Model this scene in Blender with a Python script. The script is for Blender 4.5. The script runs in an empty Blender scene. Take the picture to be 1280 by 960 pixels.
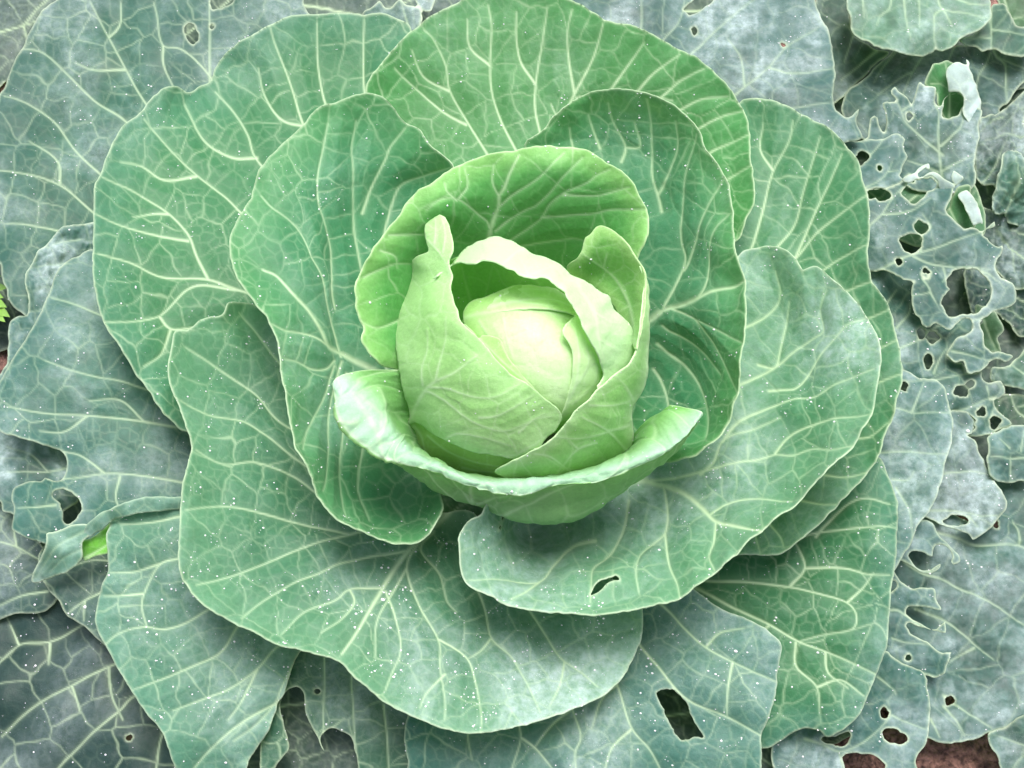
import bpy, math, random
import numpy as np
from mathutils import Vector

# ------------------------------------------------------------------ camera, light, exposure
S = bpy.context.scene
COL = S.collection
TILT = math.radians(30.0)
DIST = 0.85
FPX = 1437.0                       # focal length in pixels of a 1280 wide frame
TGT = np.array([0.0, 0.0, 0.20])
CAM = TGT + DIST * np.array([0.0, -math.sin(TILT), math.cos(TILT)])
cd = bpy.data.cameras.new("camera")
cam = bpy.data.objects.new("camera", cd)
COL.objects.link(cam)
cam.location = CAM.tolist()
cam.rotation_euler = (TILT, 0, 0)
cd.sensor_width = 36.0
cd.lens = 36.0 * FPX / 1280.0
cd.clip_start = 0.01
cd.clip_end = 200.0
S.camera = cam

SUN_EL, SUN_AZ = math.radians(73), math.radians(14)      # azimuth from +Y towards +X
w = bpy.data.worlds.new("World")
S.world = w
w.use_nodes = True
nt = w.node_tree
sky = nt.nodes.new("ShaderNodeTexSky")
sky.sky_type = 'NISHITA'
sky.sun_disc = False
sky.sun_elevation = SUN_EL
sky.sun_rotation = SUN_AZ
sky.air_density = 1.0
sky.dust_density = 6.0
sky.ozone_density = 1.0
hs = nt.nodes.new("ShaderNodeHueSaturation")
hs.inputs['Saturation'].default_value = 0.6             # overcast: a grey-white sky
nt.links.new(sky.outputs[0], hs.inputs['Color'])
bg = nt.nodes['Background']
nt.links.new(hs.outputs[0], bg.inputs['Color'])
bg.inputs['Strength'].default_value = 0.125
sl = bpy.data.lights.new("sun", 'SUN')
sl.energy = 2.3
sl.angle = math.radians(36)
sl.color = (1.0, 0.99, 0.975)
so = bpy.data.objects.new("sun", sl)
COL.objects.link(so)
sd_ = Vector((math.cos(SUN_EL) * math.sin(SUN_AZ), math.cos(SUN_EL) * math.cos(SUN_AZ), math.sin(SUN_EL)))
so.rotation_euler = sd_.to_track_quat('Z', 'Y').to_euler()
so.location = (0, 0, 3)
S.view_settings.view_transform = 'Standard'
S.view_settings.look = 'None'
S.view_settings.exposure = 1.15
S.view_settings.gamma = 1.0
S.cycles.max_bounces = 8
S.cycles.transparent_max_bounces = 8
S.cycles.transmission_bounces = 5
S.cycles.diffuse_bounces = 4
S.cycles.caustics_reflective = False
S.cycles.caustics_refractive = False
S.cycles.use_denoising = True

# ------------------------------------------------------------------ pixel -> space helpers
RIGHT = np.array([1.0, 0, 0])
UP = np.array([0, math.cos(TILT), math.sin(TILT)])
FWD = np.array([0, math.sin(TILT), -math.cos(TILT)])

def ray(px, py):
    px = np.asarray(px, float); py = np.asarray(py, float)
    return FWD + RIGHT * ((px - 640) / FPX)[..., None] + UP * (-(py - 480) / FPX)[..., None]

def at_z(px, py, z):
    d = ray(px, py)
    t = (np.asarray(z) - CAM[2]) / d[..., 2]
    return CAM + d * t[..., None]

def to_px(P):
    v = P - CAM
    dep = v @ FWD
    return 640 + FPX * (v @ RIGHT) / dep, 480 - FPX * (v @ UP) / dep

def dome_t(px, py, c, r):
    """distance along the ray to a ball, carried on smoothly past its outline"""
    d = ray(px, py)
    L = np.linalg.norm(d, axis=-1)
    dn = d / L[..., None]
    oc = c - CAM
    tm = dn @ oc
    q = np.sqrt(np.maximum((oc @ oc) - tm ** 2, 0))
    q0 = 0.93 * r
    s0 = math.sqrt(r * r - q0 * q0)
    s = np.where(q < q0, np.sqrt(np.maximum(r * r - q * q, 0)), s0 - (q0 / s0) * (q - q0))
    return (tm - s) / L

# ------------------------------------------------------------------ numbers: noise, splines, distances
_rs = np.random.RandomState(7)
_TAB = _rs.rand(256, 256).astype(np.float64)

def vnoise(x, y, seed=0):
    x = np.asarray(x, float) + seed * 17.31; y = np.asarray(y, float) + seed * 41.77
    xi = np.floor(x).astype(int); yi = np.floor(y).astype(int)
    fx = x - xi; fy = y - yi
    fx = fx * fx * fx * (fx * (fx * 6 - 15) + 10); fy = fy * fy * fy * (fy * (fy * 6 - 15) + 10)
    a = _TAB[xi & 255, yi & 255]; b = _TAB[(xi + 1) & 255, yi & 255]
    c = _TAB[xi & 255, (yi + 1) & 255]; d = _TAB[(xi + 1) & 255, (yi + 1) & 255]
    return (a * (1 - fx) + b * fx) * (1 - fy) + (c * (1 - fx) + d * fx) * fy   # 0..1

def fbm(x, y, seed=0, oct=3):
    v = 0; a = 0.5; t = 0
    for i in range(oct):
        v = v + a * vnoise(x * 2 ** i, y * 2 ** i, seed + i * 3); t += a; a *= 0.5
    return v / t

CROPS = {'px': (0, 0, 1)}
for k, ox, oy in (('A', 1040, 0), ('D', 1040, 180), ('E', 1040, 320), ('F', 1040, 480), ('G', 1040, 640),
                  ('H', 1000, 780), ('I', 480, 260), ('J', 480, 420), ('K', 640, 400), ('L', 400, 440),
                  ('N', 520, 560), ('Q', 280, 780), ('U', 0, 560), ('c', 420, 180), ('d', 640, 160)):
    CROPS[k] = (ox, oy, 0.1875)
for k, ox, oy in (('r1', 0, 0), ('r2', 400, 0), ('r3', 800, 0), ('r4', 0, 300), ('r5', 400, 300), ('r6', 800, 300),
                  ('s1', 0, 600), ('s2', 400, 600), ('s3', 800, 600)):
    CROPS[k] = (ox, oy, 0.375)
CROPS['V'] = (560, 260, 0.234375)

def pts(s):
    out = []; cr = (0, 0, 1)
    for tok in s.split():
        if tok[0] == '@':
            cr = CROPS[tok[1:]]
        else:
            a, b = tok.split(',')
            out.append((cr[0] + float(a) * cr[2], cr[1] + float(b) * cr[2]))
    return np.array(out)

def polylines(s):
    out = []; last = ''
    for part in s.split(';'):
        part = part.strip()
        if not part:
            continue
        if part[0] == '@':
            last = part.split()[0]
        else:
            part = last + ' ' + part if last else part
        out.append(pts(part))
    return out

def crom(P, step, closed):
    """centripetal Catmull-Rom, resampled"""
    P = np.asarray(P, float)
    keep = [0]
    for i in range(1, len(P)):
        if np.hypot(*(P[i] - P[keep[-1]])) > 0.3:
            keep.append(i)
    P = P[keep]
    n = len(P)
    if n == 2 and not closed:
        m = max(2, int(np.hypot(*(P[1] - P[0])) / step) + 1)
        t = np.linspace(0, 1, m)[:, None]
        return P[0] * (1 - t) + P[1] * t
    out = []
    segs = range(n) if closed else range(n - 1)
    for i in segs:
        if closed:
            p0, p1, p2, p3 = P[(i - 1) % n], P[i], P[(i + 1) % n], P[(i + 2) % n]
        else:
            p1, p2 = P[i], P[i + 1]
            p0 = P[i - 1] if i > 0 else 2 * p1 - p2
            p3 = P[i + 2] if i + 2 < n else 2 * p2 - p1
        t0 = 0.0
        t1 = t0 + max(np.hypot(*(p1 - p0)), 1e-3) ** 0.5
        t2 = t1 + max(np.hypot(*(p2 - p1)), 1e-3) ** 0.5
        t3 = t2 + max(np.hypot(*(p3 - p2)), 1e-3) ** 0.5
        m = max(1, int(np.hypot(*(p2 - p1)) / step))
        t = np.linspace(t1, t2, m, endpoint=False)[:, None]
        A1 = (t1 - t) / (t1 - t0) * p0 + (t - t0) / (t1 - t0) * p1
        A2 = (t2 - t) / (t2 - t1) * p1 + (t - t1) / (t2 - t1) * p2
        A3 = (t3 - t) / (t3 - t2) * p2 + (t - t2) / (t3 - t2) * p3
        B1 = (t2 - t) / (t2 - t0) * A1 + (t - t0) / (t2 - t0) * A2
        B2 = (t3 - t) / (t3 - t1) * A2 + (t - t1) / (t3 - t1) * A3
        out.append((t2 - t) / (t2 - t1) * B1 + (t - t1) / (t2 - t1) * B2)
    out = np.vstack(out)
    if not closed:
        out = np.vstack([out, P[-1:]])
    return out

def seg_dist(X, A, B, extra=None, chunk=3_000_000):
    """nearest point of segments A-B for points X: distance, closest point, interpolated extra"""
    X = X.astype(np.float32); A = A.astype(np.float32); B = B.astype(np.float32)
    AB = B - A
    l2 = np.maximum((AB ** 2).sum(1), 1e-9)
    n = len(X); best = np.empty(n, np.float32); bi = np.empty(n, int); bt = np.empty(n, np.float32)
    k = max(1, chunk // max(1, len(A)))
    for s in range(0, n, k):
        x = X[s:s + k]
        dx = x[:, 0:1] - A[None, :, 0]; dy = x[:, 1:2] - A[None, :, 1]
        t = np.clip((dx * AB[:, 0] + dy * AB[:, 1]) / l2, 0, 1)
        d2 = (dx - t * AB[:, 0]) ** 2 + (dy - t * AB[:, 1]) ** 2
        j = d2.argmin(1); r = np.arange(len(x))
        best[s:s + k] = d2[r, j]; bi[s:s + k] = j; bt[s:s + k] = t[r, j]
    cp = A[bi] + AB[bi] * bt[:, None]
    ex = None
    if extra is not None:
        ex = extra[0][bi] * (1 - bt) + extra[1][bi] * bt
    return np.sqrt(best), cp, ex, bi

def inside(X, polys, chunk=3_000_000):
    ins = np.zeros(len(X), bool)
    for P in polys:
        A = P; B = np.roll(P, -1, 0)
        k = max(1, chunk // len(A))
        for s in range(0, len(X), k):
            x = X[s:s + k, 0:1]; y = X[s:s + k, 1:2]
            c = (A[None, :, 1] > y) != (B[None, :, 1] > y)
            xi = A[None, :, 0] + (y - A[None, :, 1]) * (B[:, 0] - A[:, 0]) / np.where(B[:, 1] == A[:, 1], 1e-9, B[:, 1] - A[:, 1])
            ins[s:s + k] ^= ((c & (x < xi)).sum(1) & 1).astype(bool)
    return ins

def tps(C, v, reg=1e-3):
    C = np.asarray(C, float) / 100.0; v = np.asarray(v, float)
    n = len(C)
    def phi(r2):
        return 0.5 * r2 * np.log(np.maximum(r2, 1e-12))
    if n < 3:
        return lambda X: np.full(len(X), v.mean())
    K = phi(((C[:, None] - C[None]) ** 2).sum(-1)) + reg * np.eye(n)
    Pm = np.hstack([np.ones((n, 1)), C])
    M = np.zeros((n + 3, n + 3)); M[:n, :n] = K; M[:n, n:] = Pm; M[n:, :n] = Pm.T
    sol = np.linalg.lstsq(M, np.concatenate([v, np.zeros(3)]), rcond=None)[0]
    def f(X):
        X = np.asarray(X, float) / 100.0
        out = sol[n] + X @ sol[n + 1:]
        for i in range(n):
            out = out + sol[i] * phi(((X - C[i]) ** 2).sum(1))
        return out
    return f

def vor_edge(X, seeds):
    """distance to the nearest Voronoi cell wall"""
    seeds = seeds.astype(np.float32); X = X.astype(np.float32)
    out = np.empty(len(X), np.float32); cell = np.empty(len(X), int)
    k = max(1, 4_000_000 // max(1, len(seeds)))
    for s in range(0, len(X), k):
        d2 = ((X[s:s + k, None, :] - seeds[None]) ** 2).sum(-1)
        j = np.argpartition(d2, 1, axis=1)[:, :2]
        r = np.arange(len(d2))
        a = d2[r, j[:, 0]]; b = d2[r, j[:, 1]]
        sw = a > b
        i1 = np.where(sw, j[:, 1], j[:, 0]); i2 = np.where(sw, j[:, 0], j[:, 1])
        d1 = np.minimum(a, b); dd2 = np.maximum(a, b)
        sp = np.sqrt(((seeds[i1] - seeds[i2]) ** 2).sum(1))
        out[s:s + k] = (dd2 - d1) / np.maximum(2 * sp, 1e-6); cell[s:s + k] = i1
    return out, cell

def poisson(x0, x1, y0, y1, r, rng):
    """jittered hexagonal seeds"""
    ys = np.arange(y0 - r, y1 + r, r * 0.87)
    out = []
    for i, y in enumerate(ys):
        xs = np.arange(x0 - r + (i % 2) * r * 0.5, x1 + r, r)
        out.append(np.stack([xs, np.full(len(xs), y)], 1))
    out = np.vstack(out)
    return out + rng.uniform(-0.36, 0.36, out.shape) * r

# ------------------------------------------------------------------ leaf builder
class Vein:
    """the traced ribs of one sheet, as segments with a width"""
    def __init__(self, lines, w_mid, w_side):
        A, B, wa, wb = [], [], [], []
        self.lines = []
        for i, L in enumerate(lines):
            L = crom(L, 4.0, False)
            w0, w1 = (w_mid, w_mid * 0.28) if i == 0 else (w_side * 1.08, w_side * 0.30)
            ww = w0 + (w1 - w0) * np.linspace(0, 1, len(L)) ** 0.8
            A.append(L[:-1]); B.append(L[1:]); wa.append(ww[:-1]); wb.append(ww[1:])
            self.lines.append(L)
        self.A = np.vstack(A) if A else np.zeros((0, 2)); self.B = np.vstack(B) if B else np.zeros((0, 2))
        self.wa = np.concatenate(wa) if A else np.zeros(0); self.wb = np.concatenate(wb) if B else np.zeros(0)

def vein_field(X, ve, rng, cell, fine, o_net=0.44):
    """0..1 vein strength, distance to the ribs, distance to the net of small veins"""
    n = len(X)
    wob = np.stack([fbm(X[:, 0] / 22, X[:, 1] / 22, 3, 2) - 0.5, fbm(X[:, 0] / 22, X[:, 1] / 22, 9, 2) - 0.5], 1) * 11
    x0, y0 = X.min(0); x1, y1 = X.max(0)
    seeds = poisson(x0, x1, y0, y1, cell, rng)
    if len(ve.A):
        d, cp, w, _ = seg_dist(X, ve.A, ve.B, (ve.wa, ve.wb))
        ds, _, _, _ = seg_dist(seeds, ve.A, ve.B)
        off = cell * 0.47
        keep = ds > cell * 0.80
        pairs = []
        for L in ve.lines:
            arc = np.concatenate([[0], np.cumsum(np.hypot(*np.diff(L, axis=0).T))])
            s = 0.3 * cell
            while s < arc[-1]:
                q = np.array([np.interp(s, arc, L[:, 0]), np.interp(s, arc, L[:, 1])])
                q2 = np.array([np.interp(s + 2, arc, L[:, 0]), np.interp(s + 2, arc, L[:, 1])])
                tt = (q2 - q) / max(np.hypot(*(q2 - q)), 1e-6)
                nn = np.array([-tt[1], tt[0]])
                pairs += [q + nn * off, q - nn * off]
                s += cell * rng.uniform(0.8, 1.25)
        pairs = np.array(pairs)
        if len(pairs):                                # drop pair seeds that fall too near another rib
            dp, _, _, _ = seg_dist(pairs, ve.A, ve.B)
            pairs = pairs[dp > off * 0.75]
        seeds = np.vstack([seeds[keep], pairs]) if len(pairs) else seeds[keep]
    else:
        d = np.full(n, 99.0); w = np.ones(n)
    Xw = X + wob * np.clip(d / 14, 0, 1)[:, None]
    e1, c1 = vor_edge(Xw, seeds)
    e2, _ = vor_edge(X + wob * 0.8, poisson(x0, x1, y0, y1, cell * 0.40, rng))
    sg = np.maximum(w * 0.58, 1.3)
    main = np.exp(-(d / sg) ** 2) * np.clip(0.28 + 0.72 * w / 2.4, 0, 1)
    halo = 0.13 * np.exp(-(d / (w * 2.0 + 1)) ** 2)
    m1 = 0.25 + 0.95 * fbm(X[:, 0] / 45, X[:, 1] / 45, 21, 2)
    net = o_net * np.exp(-(e1 / 1.2) ** 2) * m1
    net2 = fine * np.exp(-(e2 / 1.05) ** 2) * (0.4 + 0.9 * vnoise(X[:, 0] / 30, X[:, 1] / 30, 5))
    v = np.maximum(np.maximum(main, net), np.maximum(halo, net2))
    return np.clip(v, 0, 1), d, e1, e2, c1

def normals_of(V, faces_q, faces_t):
    N = np.zeros_like(V)
    for F in (faces_q, faces_t):
        if len(F) == 0:
            continue
        if F.shape[1] == 4:
            fn = np.cross(V[F[:, 2]] - V[F[:, 0]], V[F[:, 3]] - V[F[:, 1]])
        else:
            fn = np.cross(V[F[:, 1]] - V[F[:, 0]], V[F[:, 2]] - V[F[:, 0]])
        for k in range(F.shape[1]):
            for ax in range(3):
                N[:, ax] += np.bincount(F[:, k], fn[:, ax], minlength=len(V))
    return N / np.maximum(np.linalg.norm(N, axis=1), 1e-12)[:, None]

def finish(V, X, Q, T, sd, ve, o, rng):
    """relief and per-vertex plant values shared by both kinds of sheet"""
    v, d, e1, e2, c1 = vein_field(X, ve, rng, o['cell'], o['fine'], o['net'])
    N = normals_of(V, Q, T)
    if N[:, 2].mean() < 0 and not o.get('keep'):
        Q = Q[:, ::-1]; T = T[:, ::-1]; N = -N
    edge = np.exp(-(sd / 1.7) ** 2)
    s = o['seed']
    swell = o['swell'] * (1 - np.exp(-(d / 19.0) ** 2)) if len(ve.A) else 0.0
    swell = swell - o['cup'] * (1 - np.exp(-sd / 55.0))
    cellp = _TAB[c1 % 256, (s * 7) % 256]
    puff = o['puff'] * (0.5 + cellp) * (1 - np.exp(-(e1 / 5.0) ** 2)) + 0.35 * o['puff'] * (1 - np.exp(-(e2 / 3.0) ** 2))
    groove = -0.0006 * np.exp(-(d / 2.5) ** 2) * o['rib']
    low = (fbm(X[:, 0] / 70, X[:, 1] / 70, s + 50, 2) - 0.5) * o['wave']
    ruff = (fbm(X[:, 0] / 26, X[:, 1] / 26, s + 80, 2) - 0.5) * o['ruffle'] * np.exp(-sd / 22.0)
    roll = -o['roll'] * np.exp(-sd / 5.0)
    crump = (fbm(X[:, 0] / 9, X[:, 1] / 9, s + 33, 3) - 0.5) * o['crumple']
    V = V + N * (swell + puff + groove + low + ruff + roll + crump)[:, None]
    big = fbm(X[:, 0] / 60, X[:, 1] / 60, s + 11, 3)
    if not o['mottle']:
        big = 0.42 + 0.75 * (fbm(X[:, 0] / 150, X[:, 1] / 150, s + 11, 2) - 0.36)
    bloom = np.clip(o['bloom'] * (0.06 + 1.35 * np.clip((big - 0.42) * 3.2, 0, 1.1) ** 1.2), 0, 1)
    tint = np.array(o['tint'])[None] * (0.90 + 0.20 * fbm(X[:, 0] / 80, X[:, 1] / 80, s + 5, 3))[:, None]
    mo = o['mottle']
    if mo:
        mt = fbm(X[:, 0] / 13, X[:, 1] / 13, s + 61, 4); m2 = fbm(X[:, 0] / 40, X[:, 1] / 40, s + 67, 3)
        tint = tint * np.clip(1 + mo * ((mt - 0.5) * 1.6 + (m2 - 0.5) * 1.6), 0.35, 1.8)[:, None]
        bloom = np.clip(bloom * (1 - 0.5 * mo) + 1.6 * mo * o['bloom'] * np.clip((mt - 0.42) * 3.2, 0, 1) * np.clip((m2 - 0.38) * 3.4, 0, 1), 0, 1)
    if o.get('tint2') is not None:                   # a second leaf colour towards the rim
        k = np.clip(sd / o.get('fade', 90.0), 0, 1)[:, None]
        tint = tint * k + np.array(o['tint2'])[None] * (1 - k)
    return dict(V=V, Q=Q, T=T, N=N, vein=v * o['vein'], edge=edge * o['edge'], bloom=bloom, tint=tint, sd=sd,
                dew=np.full(len(V), o['dew']), X=X)

BASE = dict(bites=0, cup=0.0, net=0.47, cell=38.0, fine=0.15, swell=0.0030, puff=0.00028, rib=1.0, wave=0.010, ruffle=0.005, roll=0.0008, crumple=0.0003,
            bloom=0.25, tint=(0.09, 0.2, 0.12), vein=1.0, edge=0.8, dew=1.0, step=1.8, jag=1.2, wm=3.6, ws=2.3, seed=1, mottle=0.0)

def sheet(outline, surf, holes='', veins='', **kw):
    """a leaf blade seen inside an outline; surf(px, py) gives its place in space"""
    o = dict(BASE); o.update(kw)
    rng = np.random.RandomState(o['seed'] * 13 + 5)
    P = crom(pts(outline), 3.0, True)
    nrm = np.roll(P, -1, 0) - np.roll(P, 1, 0)
    nrm = np.stack([-nrm[:, 1], nrm[:, 0]], 1) / np.maximum(np.hypot(nrm[:, 0], nrm[:, 1]), 1e-6)[:, None]
    jag = (fbm(P[:, 0] / 9, P[:, 1] / 9, o['seed'], 2) - 0.5) * 2 * o['jag']
    P = P + nrm * jag[:, None]
    polys = [P]
    for h in polylines(holes):
        H = crom(h, 2.0, True); hc = H.mean(0); rr = H - hc
        amp = (fbm(H[:, 0] / 5, H[:, 1] / 5, o['seed'] + 3, 2) - 0.5) * 2 * 2.2
        ln = np.maximum(np.hypot(rr[:, 0], rr[:, 1]), 1e-6)
        polys.append(H + rr / ln[:, None] * np.clip(amp, -0.4 * ln, 0.4 * ln)[:, None])
    if o['bites']:
        x0, y0 = P.min(0); x1, y1 = P.max(0)
        cand = np.stack([rng.uniform(x0, x1, 60), rng.uniform(y0, y1, 60)], 1)
        dd, _, _, _ = seg_dist(cand, np.vstack(polys), np.vstack([np.roll(q, -1, 0) for q in polys]))
        good = cand[inside(cand, polys) & (dd > 9)][:o['bites']]
        for c in good:
            th = np.linspace(0, 2 * math.pi, 22, endpoint=False)
            r = rng.uniform(3.0, 8.0) * (0.45 + 1.1 * rng.rand(22)) * (1 + 0.5 * np.cos(th - rng.uniform(0, 6)))
            r = 0.5 * r + 0.25 * (np.roll(r, 1) + np.roll(r, -1))
            polys.append(c + np.stack([np.cos(th) * r, np.sin(th) * r], 1))
    st = o['step']
    x0, y0 = P.min(0) - st; x1, y1 = P.max(0) + st
    gx = np.arange(x0, x1 + st, st); gy = np.arange(y0, y1 + st, st)
    GX, GY = np.meshgrid(gx, gy)
    X = np.stack([GX.ravel(), GY.ravel()], 1)
    A = np.vstack(polys); B = np.vstack([np.roll(p, -1, 0) for p in polys])
    ins = inside(X, polys)
    d, cp, _, _ = seg_dist(X, A, B)
    sd = np.where(ins, d, -d)
    ok = sd > -0.62 * st
    snap = ok & (sd < 0.38 * st)
    X = np.where(snap[:, None], cp, X)
    nx = len(gx)
    idx = np.arange(len(X)).reshape(len(gy), nx)
    a = idx[:-1, :-1].ravel(); b = idx[:-1, 1:].ravel(); c = idx[1:, 1:].ravel(); e = idx[1:, :-1].ravel()
    K = np.stack([a, e, c, b], 1)
    okk = ok[K]
    full = okk.all(1)
    Q = K[full]
    three = okk.sum(1) == 3
    T = K[three][okk[three]].reshape(-1, 3)
    cen = (X[Q].mean(1)); 
    used = np.zeros(len(X), bool); used[Q.ravel()] = True; used[T.ravel()] = True
    remap = np.cumsum(used) - 1
    X = X[used]; Q = remap[Q]; T = remap[T]; sd = np.maximum(sd[used], 0)
    V = surf(X)
    return finish(V, X, Q, T, sd, Vein(polylines(veins), o['wm'], o['ws']), o, rng)

def zsurf(ctrl):
    """height field through control points (px, py, z)"""
    C = np.array(ctrl, float)
    f = tps(C[:, :2], C[:, 2])
    return lambda X: at_z(X[:, 0], X[:, 1], f(X))

def shell(c, r, ctrl):
    """a blade on a ball; control points (px, py, lift) or (px, py, z, 'z')"""
    C, v = [], []
    for q in ctrl:
        C.append(q[:2])
        if len(q) == 4:
            t0 = dome_t(np.array([q[0]]), np.array([q[1]]), c, r)[0]
            dz = ray(np.array([q[0]]), np.array([q[1]]))[0]
            v.append(t0 - (q[2] - CAM[2]) / dz[2])
        else:
            v.append(q[2])
    f = tps(np.array(C), np.array(v)) if len(C) >= 3 else (lambda X: np.full(len(X), v[0] if v else 0.0))
    def g(X):
        t = dome_t(X[:, 0], X[:, 1], c, r) - f(X)
        return CAM + ray(X[:, 0], X[:, 1]) * t[:, None]
    return g

def loft(rows, nu, nv, size, veins='', **kw):
    """a blade through rows of (px, py, z) control points; rows run along u"""
    o = dict(BASE); o.update(kw)
    rng = np.random.RandomState(o['seed'] * 13 + 5)
    R = np.array(rows, float)                         # (nr, nc, 3)
    def resample(M, n):                               # along axis 0
        m = len(M); t = np.linspace(0, m - 1, n); i = np.clip(np.floor(t).astype(int), 0, m - 2); f = (t - i)
        g = lambda k: M[np.clip(k, 0, m - 1)]
        p0 = np.where((i == 0).reshape(-1, *[1] * (M.ndim - 1)), 2 * g(i) - g(i + 1), g(i - 1)); p1 = g(i); p2 = g(i + 1)
        p3 = np.where((i + 2 > m - 1).reshape(-1, *[1] * (M.ndim - 1)), 2 * g(i + 1) - g(i), g(i + 2))
        f = f.reshape(-1, *[1] * (M.ndim - 1))
        return 0.5 * (2 * p1 + (p2 - p0) * f + (2 * p0 - 5 * p1 + 4 * p2 - p3) * f ** 2 + (3 * p1 - 3 * p2 + p3 - p0) * f ** 3)
    M = resample(R, nv)
    M = np.swapaxes(resample(np.swapaxes(M, 0, 1), nu), 0, 1)
    u = np.linspace(0, size[0], nu); v = np.linspace(0, size[1], nv)
    UU, VV = np.meshgrid(u, v)
    X = np.stack([UU.ravel(), VV.ravel()], 1)
    V = at_z(M[..., 0].ravel(), M[..., 1].ravel(), M[..., 2].ravel())
    idx = np.arange(nu * nv).reshape(nv, nu)
    Q = np.stack([idx[:-1, :-1].ravel(), idx[1:, :-1].ravel(), idx[1:, 1:].ravel(), idx[:-1, 1:].ravel()], 1)
    er = o.get('rim_v')
    sd = np.minimum(np.minimum(X[:, 0], size[0] - X[:, 0]), np.abs(X[:, 1] - er) if er is not None else 99)
    return finish(V, X, Q, np.zeros((0, 3), int), sd, Vein(polylines(veins), o['wm'], o['ws']), o, rng)

DEW_P, DEW_N, DEW_W = [], [], []

def link(name, me, mat, parent=None):
    ob = bpy.data.objects.new(name, me)
    COL.objects.link(ob)
    if mat is not None:
        me.materials.append(mat)
    if parent is not None:
        ob.parent = parent
        ob.matrix_parent_inverse = parent.matrix_world.inverted()
    return ob

def raw_mesh(name, V, Q, T, attrs, smooth=True):
    me = bpy.data.meshes.new(name)
    me.vertices.add(len(V)); me.vertices.foreach_set('co', np.ascontiguousarray(V, np.float32).ravel())
    nq, nt_ = len(Q), len(T)
    loops = np.concatenate([np.asarray(Q, np.int32).ravel(), np.asarray(T, np.int32).ravel()])
    me.loops.add(len(loops)); me.loops.foreach_set('vertex_index', loops.astype(np.int32))
    me.polygons.add(nq + nt_)
    st = np.concatenate([np.arange(nq) * 4, nq * 4 + np.arange(nt_) * 3]).astype(np.int32)
    me.polygons.foreach_set('loop_start', st)
    me.update(calc_edges=True)
    if smooth:
        me.polygons.foreach_set('use_smooth', np.ones(nq + nt_, bool))
    for k, a in attrs.items():
        if a.ndim == 1:
            at = me.attributes.new(k, 'FLOAT', 'POINT'); at.data.foreach_set('value', a.astype(np.float32))
        else:
            at = me.attributes.new(k, 'FLOAT_COLOR', 'POINT')
            at.data.foreach_set('color', np.hstack([a, np.ones((len(a), 1))]).astype(np.float32).ravel())
    me.validate()
    return me

THICK = 0.0009

def leaf_object(name, patches, parent, label=None):
    """one leaf = one mesh: its blade patches plus a real rim of the leaf's thickness"""
    VV, QQ, TT = [], [], []; at = {k: [] for k in ('vein', 'edge', 'bloom', 'tint')}
    base = 0
    for p in patches:
        V, Q, T = p['V'], p['Q'], p['T']
        N = normals_of(V, Q, T)
        E = []
        if len(Q): E += [Q[:, [0, 1]], Q[:, [1, 2]], Q[:, [2, 3]], Q[:, [3, 0]]]
        if len(T): E += [T[:, [0, 1]], T[:, [1, 2]], T[:, [2, 0]]]
        E = np.vstack(E)
        key = np.sort(E, 1); code = key[:, 0].astype(np.int64) * len(V) + key[:, 1]
        _, first, cnt = np.unique(code, return_index=True, return_counts=True)
        bd = E[first[cnt == 1]]
        bv = np.unique(bd)
        mp = np.full(len(V), -1); mp[bv] = len(V) + np.arange(len(bv))
        V2 = np.vstack([V, V[bv] - N[bv] * THICK])
        RQ = np.stack([bd[:, 1], bd[:, 0], mp[bd[:, 0]], mp[bd[:, 1]]], 1)
        VV.append(V2); QQ.append(np.vstack([Q, RQ]) + base); TT.append(T + base)
        for k in at:
            at[k].append(np.concatenate([p[k], p[k][bv]]))
        DEW_P.append(V); DEW_N.append(N); DEW_W.append(p['dew'] * (0.25 + 2.2 * np.clip(fbm(p['X'][:, 0] / 22, p['X'][:, 1] / 22, 71, 3) - 0.5, 0, 1) * 9 + 0.6 * p['vein']))
        base += len(V2)
    me = raw_mesh(name, np.vstack(VV), np.vstack(QQ), np.vstack(TT), {k: np.concatenate(a) for k, a in at.items()})
    ob = link(name, me, MAT_LEAF, parent)
    if label:
        ob['label'] = label
    return ob

def empty(name, loc, label, cat, group=None):
    ob = bpy.data.objects.new(name, None)
    COL.objects.link(ob)
    ob.location = loc
    ob.empty_display_size = 0.05
    ob['label'] = label; ob['category'] = cat
    if group: ob['group'] = group
    bpy.context.view_layer.update()
    return ob

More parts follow.
